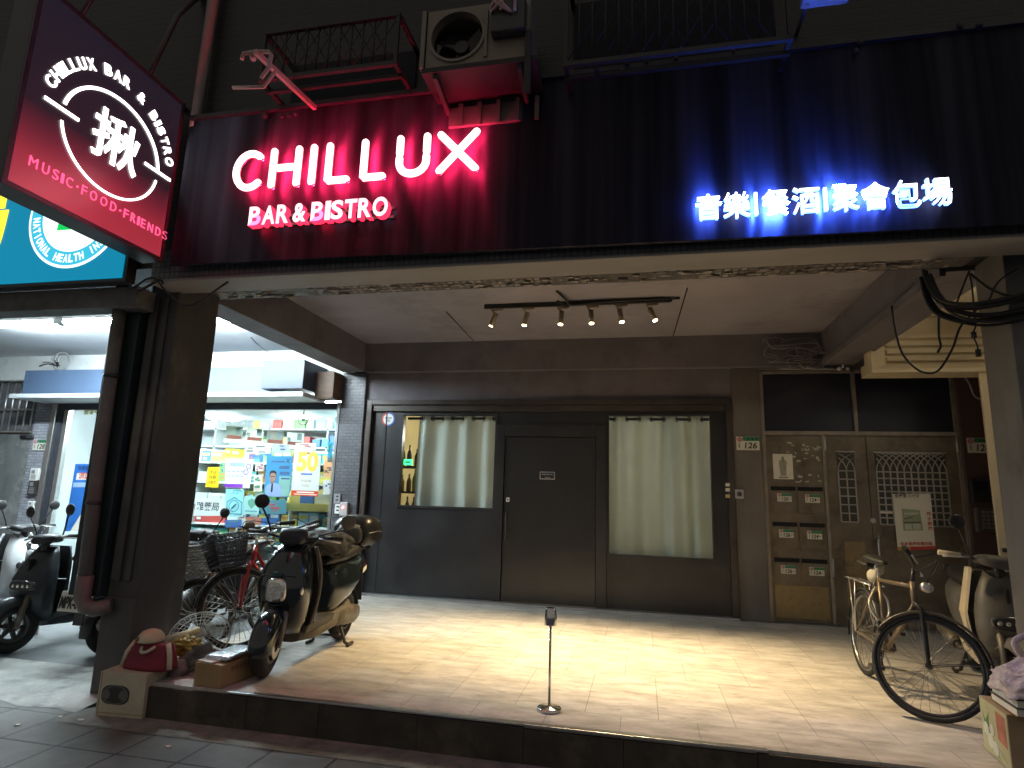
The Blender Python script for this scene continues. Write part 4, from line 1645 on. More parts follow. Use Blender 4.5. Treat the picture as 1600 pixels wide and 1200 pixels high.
RM = thing('bar_room', 'warm lit bar interior glimpsed past the edge of the left curtain', 'room', (-.4, 2, 0))
m_yw = M('yellow_wall', (.62, .52, .28), .7, var=.08, scale=2)
b = MB()
b.box(-2.9, 2.2, 2.2, 2.3, 0.001, 3.0)
b.box(-2.95, -2.86, .3, 2.2, .001, 3.0)
b.box(2.0, 2.06, .3, 2.2, .001, 3.0)
b.box(-2.86, 2.0, .3, 2.2, 2.85, 3.0)
b.build('wall', m_yw, RM)
MB().box(-2.85, 2.0, .1, 2.2, .001, .015).build('floor', M('bar_floor', (.12, .08, .05), .5, var=.2), RM)
for (x_, y_) in ((-1.6, 1.6), (-.2, 1.6), (.7, 1.75)):  # lamps out of sight, assumed from the lit room, added to light the curtains
    t = thing('assumed_pendant_lamp', 'assumed unseen warm globe lamp hanging inside the bar %s' % ('behind the left curtain' if x_ < -1 else 'behind the door' if x_ < .5 else 'behind the right curtain'), 'lamp', (x_, y_, 2.2))
    MB().ball((x_, y_, 2.3), .09, 10).build('globe', E('assumed_bar_globe', (1, .95, .86), 40), t)
    MB().tube([(x_, y_, 2.39), (x_, y_, 2.85)], .006, 6).build('cord', m_wire, t)
t = thing('back_bar_shelf', 'dark shelf with bottles behind the left bar window', 'shelf', (-2.3, .75, .5))
b = MB()
for z in (.95, 1.35, 1.72):
    b.box(-2.75, -1.75, .62, .86, z, z + .03, .003)
b.box(-2.75, -1.75, .58, .9, .03, .9, .005)
for x_ in (-2.76, -1.78):
    b.box(x_, x_ + .03, .62, .86, .9, 1.75)
b.build('boards', M('shelf_dark', (.09, .06, .045), .5, var=.2), t)
bot = None
random.seed(5)
bcols = [(.05, .12, .06), (.3, .14, .04), (.5, .5, .45), (.08, .05, .04), (.35, .3, .1)]
for z in (.98, 1.38, 1.75):
    for k in range(8):
        x_ = -2.68 + k * .11 + random.uniform(-.015, .015)
        h = random.uniform(.8, 1.1)
        b = MB()
        b.lathe([(0, 0), (.034, 0), (.036, .01), (.036, .17 * h), (.03, .2 * h), (.013, .24 * h), (.012, .3 * h), (.014, .305 * h), (0, .305 * h)], (x_, .74, z), 12)
        ci = random.randrange(5)
        o = b.build('bottle', M('bottle_glass_%s' % 'abcde'[ci], bcols[ci], .12, var=.05, spec=.7))
        tag(o, 'bottle standing on the dark shelf behind the left bar window', 'bottle', 'bottles on the back bar shelf')
q = at(636, 722, 'Y', .3)
t = thing('exit_light', 'small glowing green sign between the bottles in the left bar window', 'sign', (q.x, .42, q.z - .05))
MB().box(q.x - .05, q.x + .07, .30, .33, q.z - .04, q.z + .04, .005).build('case', E('exit_green', (.05, .9, .25), 1.5), t)
MB().box(q.x - .03, q.x + .05, .296, .2995, q.z - .012, q.z + .012).build('exit_mark', M('exit_dark_green', (.0, .15, .05), .5, var=0), t)
q = at(646, 675, 'Y', .5)
t = thing('framed_picture', 'small framed picture on the bar wall seen left of the curtain', 'picture', (-2.2, 2.19, 2.1))
b = MB()
q = at(645, 677, 'Y', 2.19)
b.box(q.x - .12, q.x + .2, 2.165, 2.198, q.z - .2, q.z + .17, .004)
b.build('picture_frame', M('picture_dark', (.16, .08, .04), .5, var=.4, scale=12), t)
# small lit reflectors on the bar side
# ---------------------------------------------------------------- pharmacy
PH = thing('pharmacy_shopfront', 'bright pharmacy shopfront with a blue grey canopy and a wide glass window', 'shopfront', (-5.5, 0, PZ))
m_canopy = M('canopy_blue_grey', (.06, .095, .16), .5, var=.06, scale=2)
b = MB()
b.box(-8.45, -4.16, -.42, .0, 2.66, 3.06, .006)
b.build('canopy', m_canopy, PH)
b = MB()
b.box(-4.15, -3.52, -.62, -.0, 2.70, 3.10, .006)
b.build('canopy_end', M('canopy_end_blue', (.022, .034, .058), .5, var=.08, scale=2), PH)
b = MB()
b.box(-3.519, -3.24, -.3, -.02, 2.62, 3.0, .01)
b.build('wooden_end', M('brown_timber', (.12, .07, .045), .6, var=.3, scale=5, stretch=(1, 1, 4)), PH)
b = MB()
b.box(-8.45, -3.52, -.60, .02, 2.60, 2.659)
b.build('canopy_soffit', M('soffit_white', (.5, .52, .54), .6, var=.08), PH)
m_dfr = M('dark_frame', (.05, .055, .07), .4, .3, var=.15)
b = MB()
b.box(-8.2, -3.29, -.03, .06, 2.5, 2.599, .004)
b.box(-5.95, -5.85, -.03, .06, PZ, 2.499, .004)
b.box(-8.15, -8.05, -.03, .06, PZ, 2.499, .004)
b.build('frame', m_dfr, PH)
b = MB()
b.box(-3.29, -3.245, -.06, .06, PZ, 2.6, .004)
b.build('steel_edge', m_alu, PH)
b = MB()
b.box(-8.25, -8.16, -.06, .06, PZ, 2.6, .004)
b.box(-8.04, -7.96, -.02, .06, PZ, 2.49, .004)
b.build('steel_edge', m_alu, PH)
pw = MB().box(-5.849, -3.291, .0, .012, .28, 2.499).build('window', m_pane, PH)
MB().box(-5.849, -3.291, -.02, .05, PZ, .279).build('stall_riser', M('riser_grey', (.3, .32, .33), .5, var=.1), PH)
b = MB()
b.box(-7.95, -5.951, .0, .012, PZ, 2.499)
b.build('glass_door', m_pane, PH)
b = MB()
b.box(-8.6, -8.26, -.02, .1, PZ, 3.05, .005)
b.build('tiled_pier', brick('pale_grey_mosaic', (.34, .35, .40), (.27, .28, .33), (.15, .15, .17), .14, .045, .005, .5, 'XZ', .5, .4, .2, 6), PH)
# interior
m_in = M('pharmacy_wall', (.50, .54, .55), .6, var=.05, scale=2)
b = MB()
b.box(-9, -3.0, 3.6, 3.7, PZ, 2.9)
b.box(-9.1, -9, .31, 3.7, PZ, 2.9)
b.box(-3.24, -3.1, .31, 3.6, PZ, 2.9)
b.box(-9, -3.24, .31, 3.6, 2.72, 2.9)
b.box(-9, -3.24, .31, 3.6, PZ - .06, PZ)
b.build('room_shell', m_in, PH)
e_pan = E('ceiling_panel', (.88, .97, 1.0), 32)
for i, (x_, y_) in enumerate(((-7.6, .55), (-6.2, .55), (-5.5, .36), (-4.6, .36), (-3.8, .36), (-7.0, 2.4), (-5.4, 2.4), (-4.1, 2.4))):
    o = MB()
    o.lathe([(0, 0), (.26, 0), (.30, .02), (.30, .05), (0, .05)], (x_, y_, 2.66), 24)
    tag(o.build('ceiling_light', e_pan), 'round glowing ceiling light inside the pharmacy', 'ceiling light', 'round lights on the pharmacy ceiling')
# fluorescent tubes outside under the arcade ceiling
e_tube = E('cold_tube', (.80, .95, 1.0), 210)
for i, (xa, xb, y_, lab) in enumerate(((-7.4, -6.2, -1.9, 'left fluorescent batten on the white ceiling before the pharmacy'), (-6.1, -4.9, -1.9, 'middle fluorescent batten on the white ceiling before the pharmacy'), (-4.75, -3.55, -1.75, 'right fluorescent batten just behind the left pillar'))):
    t = thing('fluorescent_lamp', lab, 'lamp', ((xa + xb) / 2, y_, 3.3))
    MB().box(xa, xb, y_ - .06, y_ + .06, 3.35, 3.399, .006).build('batten', m_white, t)
    b = MB()
    b.tube([(xa + .03, y_ - .045, 3.325), (xb - .03, y_ - .045, 3.325)], .016, 10)
    b.tube([(xa + .03, y_ + .045, 3.325), (xb - .03, y_ + .045, 3.325)], .016, 10)
    b.build('tube', e_tube, t)
    b = MB()
    b.box(xa, xa + .03, y_ - .07, y_ + .07, 3.3, 3.349, .004)
    b.box(xb - .03, xb, y_ - .07, y_ + .07, 3.3, 3.349, .004)
    b.build('lamp_holder', m_white, t)
t = MB()
t.curve([at(x, y, 'Z', 3.38) for x, y in ((392, 527), (405, 540), (425, 553), (450, 556))], .006)
tag(t.build('cable', m_wire), 'thin dark wire hanging across the white pharmacy ceiling', 'cable')
# coil of cable on the canopy
q = at(95, 570, 'Y', -.3)
t = thing('cable_coil', 'coil of grey cable standing on the pharmacy canopy at the far left', 'cable', q)
b = MB()
b.torus(q + Z * .05, Y, .15, .014, 24, 6)
b.torus(q + Z * .04 + Y * .03, Vector((.2, 1, 0)), .14, .012, 24, 6)
b.build('coil', m_wireg, t)
b = MB()
for k in range(9):
    a_ = random.uniform(0, PI)
    b.curve([q + Vector((-.05, 0, -.02)), q + Vector((-.12 + .1 * math.cos(a_), -.04, .05 * math.sin(a_))), q + Vector((-.15 + .2 * math.cos(a_), -.05, .12 * math.sin(a_) - .05))], .008, 5)
b.build('loose_ends', m_wire, t)
# steel shutter door and grille at far left
t = thing('steel_gate', 'worn grey steel gate with a barred window above at the far left', 'gate', (-9.2, .03, PZ))
m_gate = M('worn_grey_steel', (.19, .20, .20), .6, .3, var=.25, scale=3, bump=.1, dirt=(.34, .35, .34), dirts=2.4)
MB().box(-10.6, -8.61, -.01, .03, PZ, 2.1, .004).build('gate_panel', m_gate, t)
MB().box(-10.6, -8.61, .02, .035, 2.12, 3.0).build('barred_window', M('dark_grey_back', (.12, .12, .13), .6, var=.1), t)
b = MB()
for k in range(14):
    x_ = -10.5 + k * .142
    b.tube([(x_, -.03, 2.13), (x_, -.03, 2.98)], .013, 6)
for z in (2.14, 2.5, 2.97):
    b.box(-10.6, -8.61, -.045, -.015, z - .014, z + .014)
b.build('bars', m_alu, t)
b = MB()
q = at(45, 683, 'Y', -.02)
b.tube([q + X * -.14, q + X * .1], .035, 8)
b.build('lock', m_blkpl, t)
for (px, py, lab, w_, h_, mt) in ((57, 742, 'white door phone on the grey mosaic pier', .16, .2, m_white), (54, 762, 'grey keypad below the white door phone', .16, .24, m_blackm), (52, 790, 'small white switch low on the grey mosaic pier', .12, .14, m_white)):
    q = at(px, py, 'Y', -.025)
    t = thing('door_phone', lab, 'intercom', (q.x, -.03, q.z - h_ / 2))
    MB().box(q.x - w_ / 2, q.x + w_ / 2, -.07, -.021, q.z - h_ / 2, q.z + h_ / 2, .01).build('housing', mt, t)
    b = MB()
    for k in range(4):
        b.box(q.x - w_ * .3, q.x + w_ * .3, -.074, -.0705, q.z - h_ * .35 + k * h_ * .1, q.z - h_ * .3 + k * h_ * .1)
    b.box(q.x - w_ * .3, q.x + w_ * .1, -.074, -.0705, q.z + h_ * .1, q.z + h_ * .35)
    b.build('grille', m_wireg, t)
# switch boxes on the column left of the bar
q = at(539, 795, 'Y', -.06)
t = thing('switch_box', 'grey switch box with a red light on the mosaic column', 'switch', (q.x, -.07, q.z - .08))
MB().box(q.x - .05, q.x + .06, -.12, -.061, q.z - .09, q.z + .09, .006).build('housing', M('box_grey', (.4, .4, .41), .5, var=.05), t)
MB().ball((q.x + .0, -.122, q.z + .02), .018, 8).build('indicator', E('red_led', (1, .12, .1), 5), t)
for (px, py, lab) in ((528, 779, 'upper grey socket on the mosaic column'), (529, 795, 'lower white socket on the mosaic column')):
    q = at(px, py, 'Y', -.06)
    t = thing('wall_socket', lab, 'socket', (q.x, -.07, q.z - .05))
    MB().box(q.x - .045, q.x + .045, -.085, -.061, q.z - .065, q.z + .065, .005).build('socket_plate', m_white if 'white' in lab else M('box_grey2', (.3, .3, .32), .5, var=.05), t)
    b = MB()
    for k in (-.03, .02):
        b.box(q.x - .02, q.x + .02, -.088, -.0855, q.z + k, q.z + k + .02)
    b.build('openings', m_ink, t)

# shelves and goods behind the glass
SH = thing('display_shelf', 'white display shelving full of medicine cartons behind the pharmacy window', 'shelf', (-4.6, .6, PZ))
b = MB()
for z in (.25, .52, .80, 1.10, 1.42, 1.72):
    b.box(-5.84, -3.32, .35, .75, z, z + .025)
b.box(-5.84, -3.32, .75, .77, PZ, 1.95)
for x_ in (-5.84, -4.99, -4.14, -3.34):
    b.box(x_, x_ + .02, .34, .75, PZ, 1.95)
b.build('boards', M('shelf_white', (.78, .8, .8), .5, var=.04), SH)
kinds = [('blue', (.06, .16, .45)), ('white', (.75, .78, .78)), ('teal', (.1, .42, .42)), ('yellow', (.75, .6, .12)), ('red', (.5, .07, .06)), ('green', (.2, .5, .15)), ('orange', (.65, .28, .08)), ('pale blue', (.4, .62, .75))]
m_lab = [M('carton_%s' % k.replace(' ', '_'), c, .45, var=.08, scale=8) for k, c in kinds]
random.seed(21)
for ri, z in enumerate((.275, .545, .825, 1.125, 1.445, 1.745)):
    x_ = -5.8
    while x_ < -3.45:
        ci = random.randrange(8)
        wd = random.uniform(.09, .2)
        ht = random.uniform(.13, .22)
        nrep = random.choice((1, 2, 2, 3))
        for r_ in range(nrep):
            if x_ + wd > -3.36:
                break
            yy = .40 + random.uniform(0, .05)
            o = MB().box(x_, x_ + wd, yy, yy + .2, z, z + ht, .003).build('carton', m_lab[ci])
            tag(o, '%s medicine carton on the pharmacy display shelf' % kinds[ci][0], 'carton', 'cartons on the pharmacy display shelf')
            b = MB()
            b.box(x_ + wd * .12, x_ + wd * .88, yy - .002, yy - .0004, z + ht * .55, z + ht * .8)
            if random.random() < .6:
                b.box(x_ + wd * .2, x_ + wd * .6, yy - .002, yy - .0004, z + ht * .2, z + ht * .4)
            for p_ in b.bm.verts:
                p_.co -= Vector(o.location)
            me = bpy.data.meshes.new('carton_label')
            b.bm.to_mesh(me)
            b.bm.free()
            me.materials.append(m_lab[(ci + random.choice((1, 3, 4))) % 8] if random.random() < .5 else m_lab[1])
            lo = bpy.data.objects.new('carton_label', me)
            COL.objects.link(lo)
            lo.parent = o
            x_ += wd + .006
        x_ += random.uniform(.01, .05)


SH2 = thing('wall_shelf', 'tall white shelving at the back of the pharmacy above the window display', 'shelf', (-5.4, 2.0, PZ))
b = MB()
for z in (1.75, 2.08, 2.40):
    b.box(-7.8, -3.3, 1.8, 2.2, z, z + .03)
for x_ in (-7.8, -6.7, -5.6, -4.45, -3.33):
    b.box(x_, x_ + .03, 1.8, 2.2, PZ, 2.6)
b.box(-7.8, -3.3, 2.2, 2.22, PZ, 2.6)
b.build('boards', m_in, SH2)
random.seed(44)
for z in (2.11, 2.43):
    x_ = -5.9
    while x_ < -3.5:
        ci = random.choice((0, 1, 1, 2, 3, 4, 5, 6, 7, 7))
        wd, ht = random.uniform(.10, .24), random.uniform(.12, .2)
        o = MB().box(x_, x_ + wd, 1.78, 1.98, z, z + ht, .003).build('carton', m_lab[ci])
        tag(o, '%s medicine carton on the tall shelving at the back of the pharmacy' % kinds[ci][0], 'carton', 'cartons on the back shelving of the pharmacy')
        x_ += wd + random.uniform(.01, .06)


# posters and notices stuck to the glass (backlit paper)
def sheet(name, label, cat, pts, col, y=-.004, tr=.5):
    P = [at(*q, 'Y', y) for q in pts]
    t = thing(name, label, cat, (P[3].x, y, min(P[2].z, P[3].z)))
    nm = 'sheet_%d_%d_%d' % tuple(int(c * 99) for c in col)
    MB().prism(P, (0, -.001, 0)).build('sheet', clothmat(nm, col, tr), t)

    def ip(u, v_, d=.0025):
        q = P[0].lerp(P[1], u).lerp(P[3].lerp(P[2], u), v_)
        return Vector((q.x, y - d, q.z))
    return t, ip


def patch(t, ip, rects, mat, name='print', d=.0025):
    b = MB()
    for (u0, v0, u1, v1) in rects:
        b.prism([ip(u0, v0, d), ip(u1, v0, d), ip(u1, v1, d), ip(u0, v1, d)], (0, -.0006, 0))
    return b.build(name, mat, t)


t, ip = sheet('notice', 'yellow notice with three lines of characters at the left of the pharmacy window', 'notice', ((325, 730), (343, 730), (341, 762), (321, 761)), (.85, .68, .04))
b = MB()
for k, ln in enumerate(('本店', '快篩', '已售完')):
    wl = .75 if k == 2 else .6
    b.text(ln, ip(.5 - wl / 2, .34 + k * .25), X, Z, NY, w=wl * (ip(1, 0) - ip(0, 0)).length, depth=.0008, bold=.01)
b.build('lettering', M('ink_olive', (.12, .09, .01), .6, var=0), t)
t, ip = sheet('poster', 'blue poster of a man in a pale blue suit on the pharmacy window', 'poster', ((417, 712), (458, 713), (452, 777), (412, 776)), (.10, .34, .55))
patch(t, ip, ((.55, .5, .98, .98),), clothmat('poster_mint', (.35, .62, .55), .5), 'mint_patch', .0018)
m_suit = clothmat('suit_blue', (.30, .42, .68), .3)
m_skin = clothmat('poster_skin', (.42, .26, .2), .3)
m_hair = clothmat('poster_hair', (.03, .03, .04), .1)
b = MB()
b.prism([ip(u, v_, .004) for u, v_ in ((.05, .99), (.06, .78), (.14, .70), (.3, .655), (.44, .66), (.6, .71), (.68, .8), (.70, .99))], (0, -.0006, 0))
b.build('suit', m_suit, t)
b = MB()
cc = [ip(.30 + .125 * math.cos(k * PI / 8), .515 - .135 * math.sin(k * PI / 8), .0048) for k in range(16)]
b.prism(cc, (0, -.0006, 0))
b.prism([ip(u, v_, .0048) for u, v_ in ((.24, .62), (.36, .62), (.36, .67), (.3, .69), (.24, .67))], (0, -.0006, 0))
b.build('face', m_skin, t)
b = MB()
b.prism([ip(u, v_, .0056) for u, v_ in ((.165, .52), (.17, .40), (.24, .36), (.36, .36), (.43, .4), (.44, .52), (.41, .45), (.36, .42), (.24, .42), (.2, .45))], (0, -.0006, 0))
b.prism([ip(u, v_, .0056) for u, v_ in ((.28, .68), (.33, .68), (.34, .86), (.30, .9), (.27, .86))], (0, -.0006, 0))
b.box(ip(.2, .5).x, ip(.4, .5).x, -.0105, -.0098, ip(0, .515).z, ip(0, .50).z)
b.build('hair_and_tie', m_hair, t)
b = MB()
b.text('X', ip(.75, .17, .003), X, Z, NY, h=.06, depth=.0008, bold=.01)
b.build('lettering', m_ink, t)
patch(t, ip, ((.52, .24, .9, .32), (.55, .385, .92, .46), (.62, .53, .95, .57), (.2, .12, .7, .16)), clothmat('poster_lines', (.08, .14, .28), .2), 'print_lines', .003)
t, ip = sheet('poster', 'white poster with a golden number 50 and a red strip on the pharmacy window', 'poster', ((460, 712), (502, 712), (497, 776), (455, 774)), (.72, .75, .74))
W50 = (ip(1, 0) - ip(0, 0)).length
MB().text('50', ip(.12, .40, .003), X, Z, NY, w=W50 * .78, h=.29, depth=.002, bold=.04).build('number', M('gold', (.6, .42, .06), .4, var=.1), t)
b = MB()
b.text('THANK', ip(.3, .66, .003), X, Z, NY, w=W50 * .42, depth=.001)
b.text('YOU', ip(.37, .78, .003), X, Z, NY, w=W50 * .27, depth=.001)
b.build('lettering', M('gold_brown', (.35, .27, .14), .5, var=0), t)
patch(t, ip, ((.3, .44, .72, .48),), M('print_blue', (.05, .12, .45)), 'blue_line', .003)
patch(t, ip, ((0, .87, 1, 1),), clothmat('poster_red', (.6, .08, .04), .3), 'red_strip', .003)
patch(t, ip, ((.2, .895, .85, .925), (.1, .95, .95, .97)), m_paper, 'strip_print', .0042)
t, ip = sheet('notice', 'white leaflet with a purple wave at its foot on the pharmacy window', 'notice', ((353, 717), (397, 718), (390, 763), (351, 762)), (.78, .8, .82))
patch(t, ip, ((.0, .86, .72, .99),), clothmat('purple', (.22, .06, .45), .3), 'purple_band', .003)
patch(t, ip, [(.15, .12, .7, .26)] + [(.08 + .17 * i, .4 + .16 * j, .2 + .17 * i, .46 + .16 * j) for i in range(4) for j in range(2)], clothmat('soft_blue', (.35, .45, .6), .3), 'print', .003)
b = MB()
for (u, v_, r_, ) in ((.85, .25, .05), (.78, .45, .05)):
    b.ringplate(ip(u, v_, .003), X, Z, NY, .028, .042, .001)
b.build('rings', clothmat('violet_ink', (.2, .15, .5), .3), t)
t, ip = sheet('notice', 'pale cyan notice with a house outline on the pharmacy window', 'notice', ((353, 764), (381, 765), (380, 808), (351, 806)), (.36, .66, .70))
b = MB()
c_ = ip(.48, .62, .003)
b.ringplate(c_, X, Z, NY, .07, .085, .001)
for q in (((.1, .48), (.5, .3)), ((.5, .3), (.93, .48)), ((.12, .5), (.12, .9)), ((.9, .5), (.9, .9)), ((.12, .9), (.9, .9))):
    b.tube([ip(*q[0], .004), ip(*q[1], .004)], .006, 4)
b.tube([c_ + Vector((-.03, -.001, -.03)), c_ + Vector((.03, -.001, .03))], .012, 6)
b.build('outline', clothmat('cyan_ink', (.12, .36, .42), .3), t)
patch(t, ip, ((.4, .03, .9, .07), (.4, .12, .5, .16), (.6, .12, .7, .16)), clothmat('cyan_ink', (.12, .36, .42), .3), 'print', .003)
t, ip = sheet('notice', 'pale mint notice with a shield emblem on the pharmacy window', 'notice', ((382, 775), (407, 776), (404, 804), (380, 803)), (.42, .68, .66))
b = MB()
b.prism([ip(u, v_, .003) for u, v_ in ((.25, .25), (.5, .12), (.75, .25), (.76, .45), (.5, .7), (.26, .45))], (0, -.0006, 0))
b.build('shield', clothmat('shield_green', (.16, .4, .3), .3), t)
patch(t, ip, ((.1, .8, .9, .86),), clothmat('cyan_ink', (.12, .36, .42), .3), 'print', .003)
t, ip = sheet('shop_label', 'white board with large pharmacy characters low on the window behind the bicycles', 'notice', ((308, 778), (352, 779), (351, 806), (302, 806)), (.66, .72, .72))
MB().text('雅藥局', ip(.05, .68, .003), X, Z, NY, w=(ip(1, 0) - ip(0, 0)).length * .8, depth=.001, bold=.01).build('lettering', m_ink, t)
t, ip = sheet('notice', 'yellow strip advert high on the pharmacy window', 'notice', ((352, 700), (383, 703), (382, 715), (351, 712)), (.8, .68, .12))
patch(t, ip, ((.4, .35, .7, .65), (.1, .3, .25, .6)), m_paper, 'print', .003)
for k, (x_, y_) in enumerate(((346, 672), (378, 675), (410, 679), (441, 682))):
    t, ip = sheet('hanging_card', ('leftmost', 'second from left', 'third from left', 'rightmost')[k] + ' picture card in the row hanging across the pharmacy window', 'card', ((x_ + 8, y_ - 7), (x_ + 34, y_ - 5), (x_ + 32, y_ + 18), (x_ + 5, y_ + 16)), ((.30, .34, .30), (.6, .62, .56), (.32, .30, .28), (.58, .6, .58))[k], y=.12)
    patch(t, ip, ((.1, .62, .95, .85),), clothmat('card_maroon', (.3, .1, .08), .3), 'print', .003)
    patch(t, ip, ((.62, .05, .9, .5), (.05, .35, .25, .6)), clothmat('card_grey', (.25, .3, .3), .3), 'print', .003)
    patch(t, ip, ((-.05, .88, 1.05, 1.12),), m_paper, 'foot', .003)
t, ip = sheet('poster', 'tall blue poster standing behind the pharmacy glass door', 'poster', ((118, 725), (160, 725), (150, 830), (100, 830)), (.06, .24, .6), y=-.004)
MB().text('保健室', ip(.12, .09, .003), X, Z, NY, w=.2, depth=.001, bold=.01).build('lettering', m_ink, t)
patch(t, ip, ((.12, .14, .9, .24),), m_paper, 'white_line', .003)
MB().text('流感', ip(.2, .225, .0042), X, Z, NY, w=.22, depth=.001, bold=.02).build('lettering', m_red, t)
patch(t, ip, ((.05, .28, .9, .35),), clothmat('pale_blue_line', (.4, .58, .75), .3), 'blue_line', .003)
b = MB()
b.prism([ip(u, v_, .003) for u, v_ in ((.2, 1), (.75, .5), (1, .4), (1, .65), (.5, 1))], (0, -.0006, 0))
b.build('white_ribbon', m_paper, t)
t, ip = sheet('notice', 'narrow yellow strip at the head of the pharmacy glass door', 'notice', ((120, 636), (150, 636), (149, 641), (119, 641)), (.75, .7, .1), y=-.004)
MB().text('營業中', ip(.45, 2.4, .003), X, Z, NY, w=.28, depth=.001, bold=.02).build('lettering', M('gold_yellow', (.7, .6, .05), .5, var=0), t)
random.seed(91)
for k, (x_, y_, w_, h_, lab, col) in enumerate(((344, 722, 8, 18, 'tiny green leaflet beside the yellow notice on the pharmacy window', (.3, .55, .3)), (399, 722, 14, 14, 'small square code card left of the blue poster on the pharmacy window', (.6, .62, .64)), (397, 742, 13, 26, 'slim white leaflet with red figures left of the blue poster', (.72, .66, .62)), (506, 716, 17, 30, 'small orange card right of the golden number poster', (.75, .5, .3)), (505, 750, 18, 22, 'white card with two round faces right of the golden number poster', (.7, .72, .7)), (408, 781, 40, 22, 'teal photo card under the blue poster on the pharmacy window', (.12, .3, .36)), (512, 690, 8, 32, 'narrow upright blue label at the right edge of the pharmacy window', (.1, .4, .6)), (383, 695, 40, 14, 'white strip with small product pictures high on the pharmacy window', (.68, .72, .7)), (425, 694, 28, 13, 'small dark and white picture strip above the blue poster', (.45, .5, .52)), (462, 692, 32, 12, 'pale strip of product pictures above the golden number poster', (.65, .68, .66)), (352, 812, 26, 12, 'blue card low behind the bicycles on the pharmacy window', (.1, .2, .5)), (384, 808, 24, 12, 'brownish red card low behind the bicycles on the pharmacy window', (.45, .2, .14)))):
    t, ip = sheet('leaflet', lab, 'leaflet', ((x_, y_), (x_ + w_, y_ + .5), (x_ + w_ - .5, y_ + h_), (x_ - .5, y_ + h_)), col)
    rects = []
    for i in range(random.randint(3, 6)):
        u, v_ = random.uniform(.05, .6), random.uniform(.08, .75)
        rects.append((u, v_, min(.95, u + random.uniform(.12, .4)), v_ + random.uniform(.06, .18)))
    b = MB()
    for i, (u0, v0, u1, v1) in enumerate(rects):
        b.prism([ip(u0, v0, .0025 + i * .0008), ip(u1, v0, .0025 + i * .0008), ip(u1, v1, .0025 + i * .0008), ip(u0, v1, .0025 + i * .0008)], (0, -.0005, 0))
    b.build('print', clothmat('leaf_ink_%d' % (k % 4), ((.12, .16, .3), (.4, .1, .1), (.1, .3, .2), (.15, .15, .15))[k % 4], .3), t)
t = thing('ceiling_fan', 'small fan on the pharmacy ceiling by the window', 'fan', at(474, 655, 'Y', .5))
q = at(474, 655, 'Y', .5)
MB().torus(q, Y, .085, .012, 20, 6).build('ring', m_blackm, t)
b = MB()
b.ball(q, .03, 6)
b.tube([q, q + Z * .35], .012, 6)
b.build('motor', m_blackm, t)
q = at(501, 785, 'Y', .3)
t = thing('display_tray', 'yellow cardboard display tray with packs at the right end of the pharmacy window', 'tray', (q.x, .25, q.z - .1))
b = MB()
b.box(q.x - .5, q.x + .22, .2, .22, q.z - .13, q.z - .02)
b.prism([(q.x - .5, .22, q.z - .13), (q.x - .5, .32, q.z - .13), (q.x - .5, .32, q.z + .18), (q.x - .5, .22, q.z - .02)], (.01, 0, 0))
b.prism([(q.x + .21, .22, q.z - .13), (q.x + .21, .32, q.z - .13), (q.x + .21, .32, q.z + .18), (q.x + .21, .22, q.z - .02)], (.01, 0, 0))
b.box(q.x - .49, q.x + .21, .32, .33, q.z - .13, q.z + .18)
b.build('tray_card', M('tray_yellow', (.75, .62, .2), .6, var=.06), t)
MB().box(q.x - .3, q.x - .1, .24, .30, q.z - .13, q.z + .1, .003).build('pack', m_lab[0], t)
MB().box(q.x - .05, q.x + .17, .24, .30, q.z - .13, q.z + .12, .003).build('pack', m_paper, t)

# ---------------------------------------------------------------- vehicles
def wheel(b_t, b_r, b_s, c, R0, r0, spokes, hub_w=.05, n=40, seed=1):
    """tyre, rim and spokes of a wheel whose axle runs along y"""
    c = Vector(c)
    b_t.torus(c, Y, R0 - r0, r0, n, 8)
    if spokes:
        b_r.torus(c, Y, R0 - r0 * 2.3, r0 * .55, n, 6, 1.3)
        b_r.tube([c - Y * hub_w, c + Y * hub_w], .02, 10)
        for k in range(spokes):
            a = 2 * PI * k / spokes
            s = 1 if k % 2 else -1
            o = (1 if (k // 2) % 2 else -1) * .9
            h = c + Vector((math.cos(a + o) * .022, s * hub_w * .8, math.sin(a + o) * .022))
            e = c + Vector((math.cos(a) * (R0 - r0 * 2.2), 0, math.sin(a) * (R0 - r0 * 2.2)))
            b_s.tube([h, e], .0018, 4, False)
    else:
        b_r.torus(c, Y, R0 - r0 * 2.0, r0 * .45, n, 6, 2.2)
        b_r.tube([c - Y * .045, c + Y * .045], .045, 12)
        for k in range(6):
            a = 2 * PI * k / 6 + .2
            d = Vector((math.cos(a), 0, math.sin(a)))
            e = Vector((-d.z, 0, d.x))
            b_s.hexa([c + d * .04 - e * .018 - Y * .015, c + d * .04 + e * .018 - Y * .015, c + d * .04 + e * .018 + Y * .015, c + d * .04 - e * .018 + Y * .015] + [c + d * (R0 - r0 * 2) - e * .011 - Y * .012, c + d * (R0 - r0 * 2) + e * .011 - Y * .012, c + d * (R0 - r0 * 2) + e * .011 + Y * .012, c + d * (R0 - r0 * 2) - e * .011 + Y * .012])


m_tyre = M('tyre', (.014, .014, .014), .75, var=.25, scale=30, bump=.15)
m_alloy = M('alloy_dark', (.09, .09, .09), .35, .7, var=.15)
m_spoke = M('spoke_steel', (.35, .33, .3), .3, .9, var=0)
m_seat = M('seat_vinyl', (.022, .021, .02), .5, var=.3, scale=14, bump=.12)
m_lens = M('clear_lens', (.78, .76, .70), .2, .85, var=.25, scale=30, bump=.3, spec=.8)
m_amber = M('amber_lens', (.35, .12, .03), .2, var=.1)
m_engine = M('engine_grey', (.16, .14, .115), .5, .5, var=.3, scale=8, bump=.2, dirt=(.25, .2, .14), dirts=4)


